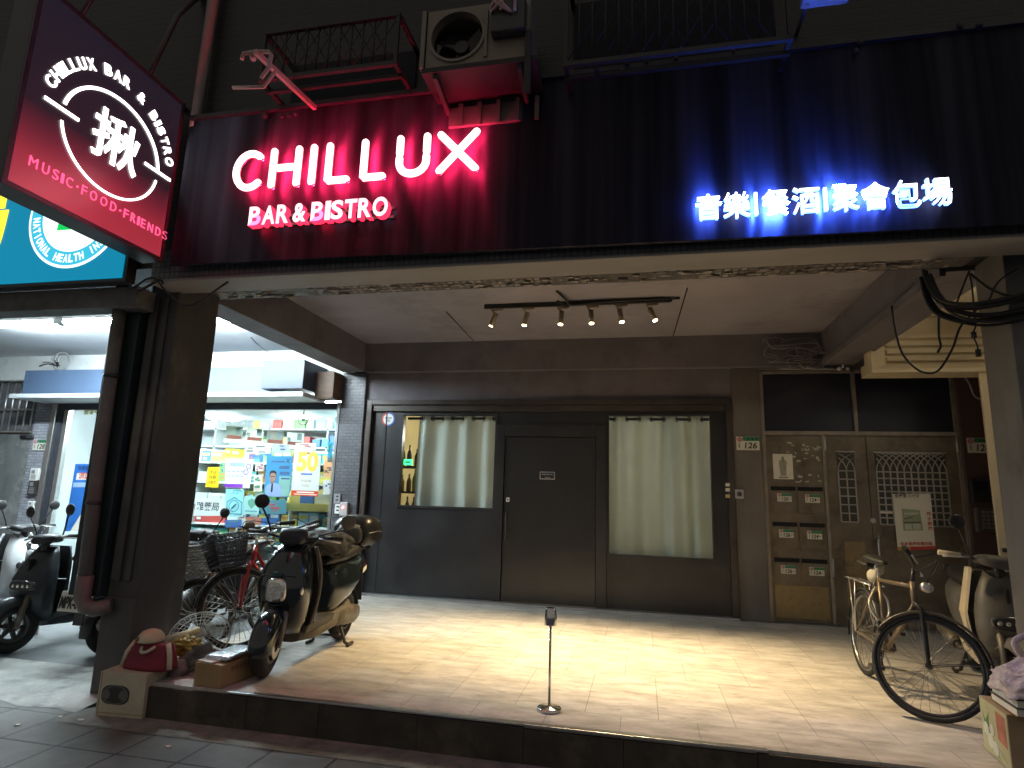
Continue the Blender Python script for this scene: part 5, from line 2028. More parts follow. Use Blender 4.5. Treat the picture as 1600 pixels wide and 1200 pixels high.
def scooter(name, label, loc, heading, body, side, under, steer=0., variant='old', lean=0., zs=1.):
    """built facing +x, wheel contact points at x = +-.62"""
    t = thing(name, label, 'scooter', loc, heading, local=True)
    t.rotation_euler = (lean, 0, heading)
    t.rotation_mode = 'XYZ'
    wr, tr = .225, .052
    fx = .62
    piv = Vector((.47, 0, .75))
    axs = Vector((-.32, 0, 1)).normalized()
    ST = Matrix.Translation(piv) @ Matrix.Rotation(steer, 4, axs) @ Matrix.Translation(-piv)
    A_, B_, C_ = MB(), MB(), MB()
    for q in (A_, B_, C_):
        q.T = ST
    wheel(A_, B_, C_, (fx, 0, wr), wr, tr, 0)
    fw = A_.build('wheel', m_tyre, t)
    B_.build('rim', m_alloy, fw)
    C_.build('rim_spokes', m_alloy, fw)
    A_, B_, C_ = MB(), MB(), MB()
    wheel(A_, B_, C_, (-fx, 0, wr), wr, tr, 0)
    rw = A_.build('wheel', m_tyre, t)
    B_.build('rim', m_alloy, rw)
    C_.build('rim_spokes', m_alloy, rw)
    b = MB()
    b.T = ST
    for s in (-1, 1):
        b.tube([(fx, s * .075, wr), (fx - .03, s * .078, .36), (fx - .10, s * .07, .52)], [.024, .026, .028], 10)
        b.tube([(fx, s * .05, wr), (fx, s * .095, wr)], .02, 8)
    b.build('fork', m_engine, t)
    b = MB()
    b.T = ST
    b.arc_shell((fx, 0, wr), wr + .035, .085, -8 if variant == 'old' else 20, 150, 16, .075, .008)
    b.build('front_mudguard', body, t)
    # front shield
    b = MB()
    if variant == 'old':
        b.loft([(.27, .38, 0, .09, .12), (.36, .42, 0, .11, .16), (.50, .45, 0, .13, .195), (.64, .455, 0, .14, .205), (.76, .43, 0, .12, .185), (.86, .39, 0, .095, .145), (.92, .36, 0, .07, .11)], 26, 2.7, 'z')
    else:
        b.loft([(.24, .36, 0, .09, .13), (.36, .43, 0, .12, .17), (.50, .46, 0, .13, .19), (.62, .455, 0, .125, .19), (.74, .42, 0, .10, .165), (.84, .385, 0, .075, .125), (.90, .36, 0, .055, .09)], 26, 2.4, 'z')
    fs = b.build('front_shield', body, t)
    b = MB()
    for s in (-1, 1):
        b.curve([(.30, s * .135, .27), (.31, s * .19, .42), (.33, s * .225, .62), (.31, s * .20, .78), (.28, s * .14, .90)], .014, 8)
    b.build('edge_trim', side, fs)
    b = MB()
    b.hexa([(.27, -.17, .32), (.30, -.2, .6), (.30, .2, .6), (.27, .17, .32), (.255, -.17, .32), (.28, -.2, .6), (.28, .2, .6), (.255, .17, .32)], .004)
    b.hexa([(.30, -.2, .605), (.26, -.13, .9), (.26, .13, .9), (.30, .2, .605), (.28, -.2, .605), (.24, -.13, .9), (.24, .13, .9), (.28, .2, .605)], .004)
    b.build('leg_shield', under, t)
    # lamps
    if variant == 'old':
        b = MB()
        b.loft([(.50, 0, .60, .07, .07), (.575, 0, .60, .085, .09), (.60, 0, .60, .08, .085), (.612, 0, .60, .055, .06)], 22, 3.2, 'x')
        hl = b.build('headlight', m_lens, t)
        b = MB()
        b.loft([(.49, 0, .60, .085, .085), (.565, 0, .60, .094, .10), (.578, 0, .60, .092, .098)], 22, 3.2, 'x')
        b.build('headlight_rim', body, hl)
        for s in (-1, 1):
            b = MB()
            b.loft([(.44, s * .14, .60, .045, .055), (.53, s * .15, .60, .04, .05), (.545, s * .15, .60, .025, .03)], 14, 2.4, 'x')
            b.build('indicator', m_lens if s > 0 else m_amber, t)
        b = MB()
        b.box(.585, .592, -.03, .03, .70, .73, .003)
        b.build('badge', M('badge_teal', (.04, .1, .1), .3, .5, var=0), fs)
    else:
        b = MB()
        b.loft([(.50, 0, .565, .13, .055), (.585, 0, .565, .125, .05), (.597, 0, .565, .11, .04)], 24, 3, 'x')
        hl = b.build('headlight', M('headlight_smoked', (.05, .05, .055), .12, var=0, spec=.8), t)
        b = MB()
        for k in range(4):
            b.ball((.592, -.075 + k * .05, .565), .018, 7, (.5, 1, 1))
        b.build('lamp_cells', m_lens, hl)
        b = MB()
        b.box(.50, .55, -.011, .011, .70, .80, .004)
        b.T = None
        b.build('vent_slot', m_ink, fs)
    # cables, plate bolts and panel gaps
    b = MB()
    b.T = ST
    for s in (-1, 1):
        b.curve([(.40, s * .20, .97), (.47, s * .17, .93), (.46, s * .10, .88), (.41, s * .05, .87)], .006, 6)
    b.build('control_cable', m_wire, t)
    # floor and under panels
    b = MB()
    b.hexa([(-.12, -.15, .27), (.34, -.14, .25), (.34, .14, .25), (-.12, .15, .27), (-.12, -.17, .335), (.36, -.17, .315), (.36, .17, .315), (-.12, .17, .335)], .015)
    b.build('floorboard', under, t)
    b = MB()
    b.loft([(.34, 0, .25, .10, .07), (.1, 0, .24, .145, .08), (-.2, 0, .27, .155, .09), (-.5, 0, .33, .13, .07)], 18, 3, 'x')
    b.build('lower_fairing', side, t)
    b = MB()
    b.loft([(-.08, 0, .50, .12, .20), (-.16, 0, .52, .165, .225), (-.4, 0, .565, .19, .19), (-.65, 0, .62, .165, .14), (-.86, 0, .665, .10, .085), (-.92, 0, .68, .05, .05)], 22, 2.8, 'x')
    bc = b.build('rear_body', body, t)
    b = MB()
    b.loft([(-.85, 0, .63, .09, .05), (-.95, 0, .64, .075, .042), (-.96, 0, .64, .06, .03)], 16, 3, 'x')
    b.build('tail_light', M('tail_red', (.25, .015, .015), .2, var=0), bc)
    b = MB()
    b.loft([(-.02, 0, .745, .10, .025), (-.08, 0, .765, .135, .05), (-.35, 0, .775, .155, .055), (-.55, 0, .80, .15, .055), (-.78, 0, .82, .11, .04), (-.82, 0, .82, .07, .02)], 20, 2.7, 'x')
    b.build('seat', m_seat, t)
    b = MB()
    b.tube([(-.8, -.14, .79), (-.95, -.1, .83), (-.97, 0, .835), (-.95, .1, .83), (-.8, .14, .79)], .013, 8)
    b.build('grab_rail', m_blackm, t)
    # engine, muffler, stand
    b = MB()
    b.loft([(-.2, .08, .27, .07, .075), (-.4, .09, .26, .075, .09), (-.62, .10, .235, .05, .085), (-.74, .1, .235, .03, .06)], 16, 2.6, 'x')
    b.tube([(-.5, -.0, .28), (-.62, .0, .25)], .08, 12)
    b.build('engine', m_engine, t)
    b = MB()
    b.tube([(-.25, -.1, .25), (-.4, -.14, .2), (-.5, -.15, .235)], .018, 8)
    b.tube([(-.46, -.15, .225), (-.5, -.155, .235), (-.86, -.165, .30), (-.9, -.165, .305)], [.03, .06, .06, .03], 14)
    b.build('exhaust', m_engine, t)
    b = MB()
    for s in (-1, 1):
        b.tube([(-.33, s * .11, .22), (-.40, s * .15, .03), (-.40, s * .19, .014)], .014, 8)
        b.tube([(-.36, s * .19, .014), (-.47, s * .19, .016)], .016, 6)
    b.tube([(-.38, -.14, .09), (-.38, .14, .09)], .012, 6)
    b.build('centre_stand', m_blackm, t)
    b = MB()
    b.arc_shell((-fx, 0, wr), wr + .05, .06, 95, 190, 10, .03, .006)
    b.hexa([(-.95, -.05, .30), (-.93, -.05, .55), (-.93, .05, .55), (-.95, .05, .30), (-.96, -.05, .30), (-.945, -.05, .55), (-.945, .05, .55), (-.96, .05, .30)], .002)
    b.build('rear_mudguard', m_blkpl, t)
    # handlebar
    b = MB()
    b.T = ST
    b.tube([(.33, .36, .985), (.36, .22, .985), (.40, .08, .965), (.40, -.08, .965), (.36, -.22, .985), (.33, -.36, .985)], .012, 8)
    b.tube([(.41, 0, .85), (.40, 0, .97)], .035, 10)
    hb = b.build('handlebar', m_blackm, t)
    b = MB()
    b.T = ST
    if variant == 'old':
        b.loft([(.32, 0, .965, .075, .04), (.35, 0, .985, .10, .06), (.43, 0, .985, .105, .065), (.475, 0, .97, .085, .05), (.485, 0, .965, .06, .03)], 20, 3.6, 'x')
    else:
        b.loft([(.31, 0, .965, .10, .035), (.37, 0, .975, .16, .045), (.44, 0, .97, .14, .045), (.49, 0, .955, .08, .03)], 20, 2.6, 'x')
    b.build('bar_cover', m_blkpl if variant != 'cream' else body, hb)
    for s in (-1, 1):
        b = MB()
        b.T = ST
        b.tube([(.355, s * .235, .985), (.325, s * .375, .986)], .019, 12)
        b.build('grip', m_rub if variant != 'cream' else side, hb)
        b = MB()
        b.T = ST
        b.tube([(.40, s * .20, .98), (.405, s * .26, .975), (.375, s * .37, .965)], .008, 6)
        b.build('brake_lever', m_alu, hb)
        b = MB()
        b.T = ST
        dz, dy = (-.10, .12) if variant == 'old' and s > 0 else (0, 0)
        b.tube([(.38, s * .19, 1.0), (.38, s * (.21 + dy * .4), 1.06 + dz * .3), (.40, s * (.27 + dy), 1.17 + dz), (.40, s * (.28 + dy), 1.2 + dz)], .0075, 6)
        mr_ = b.build('mirror_stalk', m_blackm, hb)
        b = MB()
        b.T = ST
        b.ball((.40, s * (.29 + dy), 1.23 + dz), .06, 9, (.32, 1, .95))
        b.build('mirror', m_blkpl if dy == 0 else m_dust, t)
    return t, ST


m_dust = M('dusty_plastic', (.15, .125, .092), .65, var=.28, scale=7, bump=.1, dirt=(.1, .08, .055), dirts=3)
m_teal = M('dark_teal_paint', (.013, .020, .022), .16, .2, var=.15, scale=5, spec=.6, coat=.6)
m_graph = M('graphite_paint', (.03, .036, .042), .34, .35, var=.12, scale=5)
m_dust = M('dusty_plastic', (.21, .165, .105), .6, var=.28, scale=7, bump=.1, dirt=(.1, .08, .055), dirts=3)
m_lshield = M('leg_shield_brown', (.055, .046, .038), .5, var=.2, scale=5)

# the scooter on the porch
sx, sy = -1.77, -3.02
hd = math.atan2(-1, .05)
SC, STM = scooter('scooter', 'dark teal old scooter with a square headlight parked on the porch edge', (sx, sy, 0), hd, m_teal, m_dust, m_lshield, steer=R(13))
b = MB()
b.T = Matrix.Translation((0, 0, -.07))
b.loft([(-.66, 0, 1.0, .15, .09), (-.70, 0, 1.03, .19, .14), (-.86, 0, 1.04, .21, .155), (-1.02, 0, 1.03, .195, .14), (-1.07, 0, 1.02, .14, .10)], 24, 3.2, 'x')
tcz = b.build('top_case', M('top_case_black', (.012, .012, .013), .3, var=.15, scale=6, spec=.35), SC)
b = MB()
b.T = Matrix.Translation((0, 0, -.07))
b.loft([(-.645, 0, 1.0, .11, .07), (-.668, 0, 1.01, .15, .1), (-.69, 0, 1.01, .15, .1)], 20, 3, 'x')
b.build('backrest', M('backrest_vinyl', (.10, .095, .085), .45, var=.1), tcz)
b = MB()
b.T = Matrix.Translation((0, 0, -.07))
b.loft([(-.672, 0, 1.03, .148, .012), (-.70, 0, 1.03, .193, .012), (-.86, 0, 1.04, .2135, .012), (-1.02, 0, 1.03, .1985, .012), (-1.073, 0, 1.02, .142, .012)], 24, 3.2, 'x')
b.build('case_seam', m_alu, tcz)
b = MB()
for s in (-1, 1):
    b.tube([(-.7, s * .1, .80), (-.75, s * .1, .815), (-1.0, s * .1, .815)], .014, 6)
b.build('rack', m_blackm, SC)
m_bag = M('black_nylon', (.012, .012, .012), .7, var=.4, scale=9, bump=.5)
t = thing('black_bag', 'crumpled black nylon cover lying over the seat of the teal scooter', 'bag', (sx, sy, .8), hd, local=True)
b = MB()
rs = []
for i in range(40):
    u = i / 39
    x_ = .22 - .76 * u
    ring = []
    for k in range(56):
        a = 2 * PI * k / 56
        env = math.sin(PI * min(1, max(.05, u * .92 + .06))) ** .35
        q = Vector((x_ * 7, math.cos(a) * 1.9, math.sin(a) * 1.9))
        fold = abs(noise.noise(q)) * .9 + abs(noise.noise(q * 2.3 + Vector((3, 1, 7)))) * .45
        rr = .19 * env * (1.08 - .42 * fold + .10 * math.sin(2.2 * u * PI))
        yy = rr * 1.12 * math.cos(a)
        zz = .07 + rr * .55 * math.sin(a) - max(0, abs(yy) - .12) * .7
        ring.append((x_ + .03 * noise.noise(q * .8), yy, max(zz, -.08) + .03))
    rs.append(ring)
b.rings(rs)
b.build('cloth', m_bag, t)
b = MB()
b.curve([(.2, -.14, .18), (.05, -.19, .16), (-.1, -.2, .06), (-.25, -.19, .12)], .01, 6)
b.curve([(.1, -.1, .2), (-.05, -.16, .2), (-.2, -.15, .16), (-.3, -.17, .05)], .008, 6)
b.build('strap', M('strap_grey', (.2, .18, .15), .6, var=.2), t)

b = MB()
b.hexa([(-.60, .188, .60), (-.72, .172, .625), (-.72, .174, .665), (-.60, .190, .645), (-.60, .191, .60), (-.72, .175, .625), (-.72, .177, .665), (-.60, .193, .645)])
b.build('side_label', m_paper, SC)
b = MB()
b.T = STM
b.ringplate((.62, .062, .225), X, Z, Y, .05, .095, .004, 0, 360, 28)
b.build('brake_disc', m_alu, SC)
b = MB()
b.T = STM
b.curve([(.60, .085, .26), (.56, .10, .36), (.50, .09, .50), (.46, .07, .62)], .006, 6)
b.build('brake_hose', m_wire, SC)
b = MB()
b.curve([(.585, -.06, .50), (.60, 0, .49), (.585, .06, .50)], .004, 6)
b.curve([(.565, -.14, .70), (.575, 0, .705), (.565, .14, .70)], .003, 6)
b.build('panel_gap', m_ink, SC)

# e-scooter on the pharmacy side
hx, hy = -4.59, -2.62
scooter('scooter', 'matt graphite scooter with a slim oval headlight parked left of the pillar', (hx, hy, PZ), math.atan2(-1, .06), m_graph, m_graph, m_blkpl, steer=R(-14), variant='slim')
# scooter seen from behind, left of the pillar
SR, _ = scooter('scooter', 'dark scooter turned away behind the left pillar showing its number plate', (-3.78, -2.35, PZ), math.atan2(1, .0), m_blkpl, m_blkpl, m_blkpl)
b = MB()
b.hexa([(-1.02, -.16, .42), (-1.02, .16, .42), (-.99, .16, .58), (-.99, -.16, .58), (-1.026, -.16, .42), (-1.026, .16, .42), (-.996, .16, .58), (-.996, -.16, .58)])
lp = b.build('number_plate', m_paper, SR)
b = MB()
nrm = Vector((-.983, 0, -.184))
b.text('MPK-6608', (-1.0275, .145, .445), -Y, Vector((.184, 0, .983)), nrm, w=.29, h=.10, depth=.003, bold=.02)
b.build('numerals', m_ink, lp)
# white scooter cut by the left edge
scooter('scooter', 'white scooter cut off by the left edge of the photo', (-6.5, -1.9, PZ), math.atan2(-.15, 1), M('white_paint', (.62, .64, .66), .25, var=.05), M('white_paint', (.62, .64, .66)), m_blkpl, variant='slim')
# cream scooter at the right behind the pillar
m_crm = M('cream_plastic', (.58, .50, .37), .4, var=.12, scale=5)
m_cov = M('dull_grey_plastic', (.11, .10, .088), .5, var=.25, scale=6)
CS, _ = scooter('scooter', 'cream edged scooter with a dark front shield beside the right pillar', (3.62, -2.2, 0), math.atan2(-.97, -.22), m_cov, m_crm, m_cov, steer=R(20), variant='cream')
b = MB()
for s in (-1, 1):
    b.rings([[(.30, s * .15, .30), (.46, s * .20, .30), (.46, s * .215, .31), (.30, s * .20, .31)], [(.30, s * .20, .6), (.45, s * .23, .6), (.44, s * .245, .6), (.29, s * .25, .6)], [(.26, s * .15, .92), (.38, s * .16, .92), (.37, s * .18, .92), (.25, s * .18, .92)]], sm=False)
b.build('shield_wing', m_crm, CS)
# parking hoop
t = thing('parking_hoop', 'steel tube parking hoop at the left edge in front of the white scooter', 'hoop', (-5.2, -2.4, PZ))
b = MB()
for (qx, qy, d) in ((-5.35, -2.5, 0), (-4.98, -2.62, 0)):
    b.tube([(qx, qy, PZ), (qx, qy, .42), (qx + .02, qy + .02, .52), (qx - .06, qy + .10, .58), (qx - .35, qy + .3, .58), (qx - .45, qy + .38, .52), (qx - .47, qy + .4, .42), (qx - .47, qy + .4, PZ)], .03, 10)
b.build('hoop_tube', m_alu, t)


def bicycle(name, label, loc, heading, frame, steer, lean=0., basket=None, bars='city', diamond=True, guards=True, fork=None, rack=True, guardm=None):
    t = thing(name, label, 'bicycle', loc, heading, local=True)
    t.rotation_euler = (lean, 0, heading)
    wr, tr = .33, .018
    fx = .53
    piv = Vector((.36, 0, .78))
    axs = Vector((-.31, 0, 1)).normalized()
    ST = Matrix.Translation(piv) @ Matrix.Rotation(steer, 4, axs) @ Matrix.Translation(-piv)
    for fr in (1, 0):
        A_, B_, C_ = MB(), MB(), MB()
        if fr:
            for q in (A_, B_, C_):
                q.T = ST
        wheel(A_, B_, C_, (fx if fr else -fx, 0, wr), wr, tr, 32, .045 if fr else .06, 56)
        wv = A_.build('wheel', m_tyre, t)
        B_.build('rim', m_spoke if not guards or fr == 0 else m_blackm, wv)
        C_.build('spokes', m_spoke, wv)
    b = MB()
    b.T = ST
    for s in (-1, 1):
        b.tube([(fx, s * .055, wr), (fx - .035, s * .056, wr + .12), (fx - .10, s * .05, wr + .34), (.385, s * .045, .70)], [.010, .012, .014, .015], 8)
    b.tube([(.40, -.05, .70), (.40, .05, .70)], .017, 8)
    b.build('fork', fork or frame, t)
    hb_, ht_ = Vector((.393, 0, .68)), Vector((.345, 0, .84))
    bb, st = Vector((-.10, 0, .29)), Vector((-.25, 0, .80))
    ra = Vector((-fx, 0, wr))
    b = MB()
    b.tube([hb_, ht_], .020, 10)
    b.tube([bb, st], .016, 10)
    b.tube([hb_ + Z * .02, bb], .017, 10)
    if diamond:
        b.tube([ht_ - Z * .03, st - Z * .02], .015, 10)
    else:
        b.tube([ht_ - Z * .05, (.15, 0, .56), (-.02, 0, .47), bb.lerp(st, .38)], .015, 10)
    for s in (-1, 1):
        b.tube([bb + Y * s * .03, ra + Y * s * .065], .010, 8)
        b.tube([st + Y * s * .02 - Z * .03, ra + Y * s * .065], .008, 8)
    b.tube([bb - Y * .045, bb + Y * .045], .024, 10)
    b.build('frame', frame, t)
    b = MB()
    top = st + (st - bb).normalized() * .09
    b.tube([st - Z * .02, top], .012, 8)
    b.build('seat_post', m_alu, t)
    b = MB()
    b.loft([(top.x + .16, 0, top.z + .035, .016, .014), (top.x + .08, 0, top.z + .035, .028, .02), (top.x - .02, 0, top.z + .04, .06, .028), (top.x - .10, 0, top.z + .05, .085, .032), (top.x - .13, 0, top.z + .05, .06, .022)], 16, 2.4, 'x')
    b.build('saddle', m_seat, t)
    b = MB()
    b.T = ST
    b.tube([ht_ - Z * .02, (.335, 0, .93)], .013, 8)
    hz = .96
    if bars == 'city':
        b.tube([(.10, .29, hz + .01), (.22, .27, hz + .02), (.33, .16, hz), (.36, 0, hz - .02), (.33, -.16, hz), (.22, -.27, hz + .02), (.10, -.29, hz + .01)], .012, 8)
        gr = [((.22, s * .27, hz + .02), (.09, s * .292, hz + .01)) for s in (-1, 1)]
    else:
        b.tube([(.30, .30, hz + .03), (.34, .10, hz - .01), (.345, 0, hz - .03), (.34, -.10, hz - .01), (.30, -.30, hz + .03)], .012, 8)
        gr = [((.325, s * .19, hz + .008), (.298, s * .31, hz + .032)) for s in (-1, 1)]
    hb = b.build('handlebar', m_alu if bars == 'city' else m_blackm, t)
    for g in gr:
        b = MB()
        b.T = ST
        b.tube(g, .018, 10)
        b.build('grip', m_rub, hb)
        b = MB()
        b.T = ST
        p_, q_ = Vector(g[0]), Vector(g[1])
        b.curve([p_ + Vector((.03, 0, -.01)), p_ + Vector((.05, 0, -.03)), q_ + Vector((.05, 0, -.035))], .006, 6)
        b.build('brake_lever', m_alu, hb)
    b = MB()
    b.T = ST
    for s in (-1, 1):
        b.curve([Vector(gr[0 if s < 0 else 1][0]) + Vector((.02, 0, 0)), (.46, s * .1, 1.05), (.44, s * .03, .92), (.40, 0, .80)], .004, 5)
    b.build('brake_cable', m_wire, hb)
    # drive
    b = MB()
    b.ringplate(bb - Y * .055, X, Z, Y, .07, .092, .004, 0, 360, 30)
    for k in range(5):
        a = k * 2 * PI / 5
        b.tube([bb - Y * .053, bb - Y * .053 + Vector((math.cos(a) * .08, 0, math.sin(a) * .08))], .006, 5)
    b.tube([bb + Vector((0, -.053, .092)), ra + Vector((0, -.053, .035))], .004, 4)
    b.tube([bb + Vector((0, -.053, -.092)), ra + Vector((0, -.053, -.035))], .004, 4)
    b.build('chain_set', m_blackm, t)
    for s in (-1, 1):
        b = MB()
        e = bb + Vector((s * .12, s * -.07, -s * .11))
        b.tube([bb + Y * (-s * .06), e], .010, 8)
        b.box(e.x - .045, e.x + .045, min(e.y, e.y - s * .09), max(e.y, e.y - s * .09), e.z - .012, e.z + .012, .004)
        b.build('pedal', m_blackm, t)
    if guards:
        gm = guardm or m_blackm
        b = MB()
        b.T = ST
        b.arc_shell((fx, 0, wr), wr + .022, .026, 10, 160, 24, .012, .003)
        for s in (-1, 1):
            b.tube([(fx, s * .05, wr), (fx + (wr + .02) * math.cos(R(25)), s * .026, wr + (wr + .02) * math.sin(R(25)))], .003, 5)
        b.build('front_mudguard', gm, t)
        b = MB()
        b.arc_shell((-fx, 0, wr), wr + .022, .026, 20, 195, 26, .012, .003)
        for s in (-1, 1):
            b.tube([(-fx, s * .06, wr), (-fx + (wr + .02) * math.cos(R(170)), s * .026, wr + (wr + .02) * math.sin(R(170)))], .003, 5)
        b.build('rear_mudguard', gm, t)
    if rack:
        b = MB()
        for s in (-1, 1):
            b.tube([(-.27, s * .05, .73), (-.85, s * .055, .73)], .006, 6)
            b.tube([(-fx, s * .075, wr), (-.62, s * .055, .73)], .005, 6)
            b.tube([(-fx, s * .075, wr), (-.76, s * .055, .73)], .005, 6)
        for k in range(4):
            b.tube([(-.35 - k * .16, -.055, .73), (-.35 - k * .16, .055, .73)], .005, 6)
        b.build('carrier', m_alu, t)
    b = MB()
    b.tube([(-.40, .05, .30), (-.36, .17, .012)], .008, 6)
    b.build('side_stand', m_alu, t)
    if basket:
        kind, mat = basket
        b = MB()
        b.T = ST
        x0, x1, hw0, hw1, z0, z1 = .46, .76, .15, .20, .70, .95
        x0b, x1b = .50, .70

        def P(f, side_, u):
            """u 0..1 along one side at height f"""
            xa = x0b + (x0 - x0b) * f
            xb_ = x1b + (x1 - x1b) * f
            hw = hw0 + (hw1 - hw0) * f
            z = z0 + (z1 - z0) * f
            return [Vector((xb_, -hw + 2 * hw * u, z)), Vector((xb_ + (xa - xb_) * u, hw, z)), Vector((xa, hw - 2 * hw * u, z)), Vector((xa + (xb_ - xa) * u, -hw, z))][side_]
        nh, nv = (11, 9) if kind == 'wicker' else (7, 11)
        for i in range(nh + 1):
            f = i / nh
            pts = []
            for s_ in range(4):
                for k in range(nv):
                    p_ = P(f, s_, k / nv)
                    if kind == 'wicker':
                        nr = [X, Y, -X, -Y][s_]
                        p_ = p_ + nr * (.006 if (k + i) % 2 else -.006)
                    pts.append(p_)
            b.tube(pts, (.0095 if kind == 'wicker' else .0035) * (1.5 if i == nh else 1), 5, closed=True)
        for s_ in range(4):
            for k in range(nv):
                b.tube([P(0, s_, k / nv), P(1, s_, k / nv)], .005 if kind == 'wicker' else .003, 5)
        if kind == 'wire':
            b.quad(P(0, 0, 0), P(0, 0, 1), P(0, 2, 0), P(0, 2, 1))
        else:
            b.quad(P(.01, 0, 0), P(.01, 0, 1), P(.01, 2, 0), P(.01, 2, 1))
        b.tube([(.40, -.06, .82), (.50, -.08, .74)], .006, 5)
        b.tube([(.40, .06, .82), (.50, .08, .74)], .006, 5)
        b.build('basket', mat, t)
        if kind == 'wire':
            b = MB()
            b.T = ST
            rs = [[P(.06 + .9 * f, s_, k / 6) * .985 + Vector((.61, 0, .8)) * .015 + Vector((0, 0, random.uniform(-.006, .006))) for s_ in range(4) for k in range(6)] for f in (0, .35, .7, 1)]
            b.rings(rs, cap=False)
            b.build('liner', clothmat('dark_liner', (.035, .032, .034), .25, .25), t)
    b = MB()
    b.T = ST
    b.ball((.43, .0, .83), .035, 8, (1.2, 1, 1))
    b.build('front_lamp', m_alu, t)
    return t, ST


m_oldf = M('old_brown_frame', (.17, .13, .09), .45, .5, var=.35, scale=12, bump=.1)
m_blkf = M('black_frame', (.02, .02, .022), .35, .3, var=.2)
m_redf = M('red_frame', (.42, .02, .025), .3, .2, var=.15, scale=5, coat=.4)
m_rust = M('rusty_fork', (.20, .11, .06), .55, .4, var=.35, scale=8, bump=.2)
m_basw = M('wicker_grey', (.25, .24, .23), .6, var=.3, scale=14)
m_basd = M('basket_dark', (.05, .045, .048), .4, .3, var=.2)
BK, _ = bicycle('bicycle', 'old brown city bicycle with its front wheel turned sideways at the right of the porch', (2.74, -2.62, 0), -PI / 2 + R(1), m_oldf, R(64), R(-4), None, 'flat', True, True, m_blkf, True)
b = MB()
b.ball((-.36, .0, .80), .06, 8, (1.3, .7, 1))
b.ball((-.30, .02, .86), .045, 8, (1.1, .8, 1))
b.build('saddle_bag', M('dirty_white_bag', (.5, .45, .36), .8, var=.25, scale=9, bump=.3), BK)
b = MB()
b.loft([(-.36, 0, .88, .05, .012), (-.48, 0, .885, .075, .018), (-.58, 0, .89, .05, .012)], 14, 2.4, 'x')
b.build('rear_cushion', m_seat, BK)
b = MB()
b.curve([(-.26, -.02, .72), (-.16, -.1, .6), (-.12, -.05, .5), (-.2, .05, .52), (-.25, .06, .64), (-.26, -.02, .72)], .01, 8)
b.build('lock_cable', M('lock_silver', (.4, .38, .34), .4, .5, var=.1), BK)

bicycle('bicycle', 'red framed bicycle with a dark lined wire basket beside the teal scooter', (-2.40, -2.48, 0), -PI / 2 + R(-3), m_redf, R(-36), R(4), ('wire', m_basd), 'city', False, True, m_redf, True)
bicycle('bicycle', 'bicycle with a grey wicker basket and rusty fork next to the left pillar', (-2.97, -2.3, PZ), -PI / 2 + R(2), m_blkf, R(-30), R(3), ('wicker', m_basw), 'city', False, True, m_rust, True)
bicycle('bicycle', 'black bicycle farther back between the parked bicycles and the pharmacy window', (-2.72, -1.55, 0), -PI / 2 + R(14), m_blkf, R(-20), R(3), None, 'flat', True, True, None, True)
# another scooter's mirror and bar behind the pillar
scooter('scooter', 'dark scooter standing behind the wicker basket bicycle by the pharmacy window', (-3.75, -1.5, PZ), math.atan2(-1, .1), m_blkpl, m_blkpl, m_blkpl, steer=R(18))

# ---------------------------------------------------------------- boxes and junk at the pillar foot
m_wbox = M('white_carton', (.52, .47, .36), .75, var=.12, scale=5, bump=.06, dirt=(.38, .33, .24), dirts=2)
m_card = M('brown_carton', (.34, .23, .115), .8, var=.15, scale=5, bump=.08, stretch=(1, 1, .5))


def carton(name, label, A0, B0, depth, h, mat, top=None):
    """box whose front bottom edge runs A0-B0 (floor points), depth backwards"""
    A0, B0 = Vector(A0), Vector(B0)
    e = (B0 - A0)
    n = Vector((-e.y, e.x, 0)).normalized() * depth
    t = thing(name, label, 'box', ((A0 + B0) / 2 + n / 2))
    b = MB()
    P_ = [A0, B0, B0 + n, A0 + n]
    up = Z * h
    b.hexa([P_[0], P_[1], P_[2], P_[3]] + [p + up for p in P_], .004)
    b.build('carton', mat, t)
    return t, P_, e.normalized(), n.normalized()


a = at(153.7, 1116, 'Z', GZ)
bb_ = at(221, 1124.5, 'Z', GZ)
t, P_, ue, un = carton('box', 'white cardboard box with a dark oval print at the foot of the left pillar', (a.x, a.y - .03, GZ + .002), (bb_.x, bb_.y, GZ + .002), .275, .285, m_wbox)
L_ = (P_[1] - P_[0]).length
cc = P_[0] + ue * L_ * .38 + Z * .14 - un * .001
b = MB()
b.prism([cc + ue * (L_ * .30 * math.copysign(abs(math.cos(k * PI / 12)) ** .6, math.cos(k * PI / 12))) + Z * (.062 * math.copysign(abs(math.sin(k * PI / 12)) ** .8, math.sin(k * PI / 12))) for k in range(24)], -un * .001)
lb = b.build('print', M('print_dark_grey', (.035, .035, .037), .6, var=.2, scale=14), t)
b = MB()
b.ringplate(cc - un * .0025, ue * L_ * 2.9, Z * .62, -un, .085, .097, .001)
for k in (-.2, .17):
    b.disc(cc + ue * L_ * k - un * .0022, -un, .032, .001, 14)
b.box(0, 0, 0, 0, 0, 0) if False else None
b.build('print_detail', M('print_mid_grey', (.12, .12, .115), .6, var=.1), lb)
b = MB()
b.prism([P_[0] + ue * .012 + Z * .283 - un * .0008, P_[0] + ue * .018 + Z * .283 - un * .0008, P_[0] + ue * .018 + Z * .005 - un * .0008, P_[0] + ue * .012 + Z * .005 - un * .0008], -un * .0008)
b.prism([P_[0] + ue * .02 + Z * .02 - un * .0008, P_[1] + Z * .02 - un * .0008, P_[1] + Z * .026 - un * .0008, P_[0] + ue * .02 + Z * .026 - un * .0008], -un * .0008)
b.build('flap_edge', m_card, t)
topc = (P_[0] + P_[1] + P_[2] + P_[3]) / 4 + Z * .287
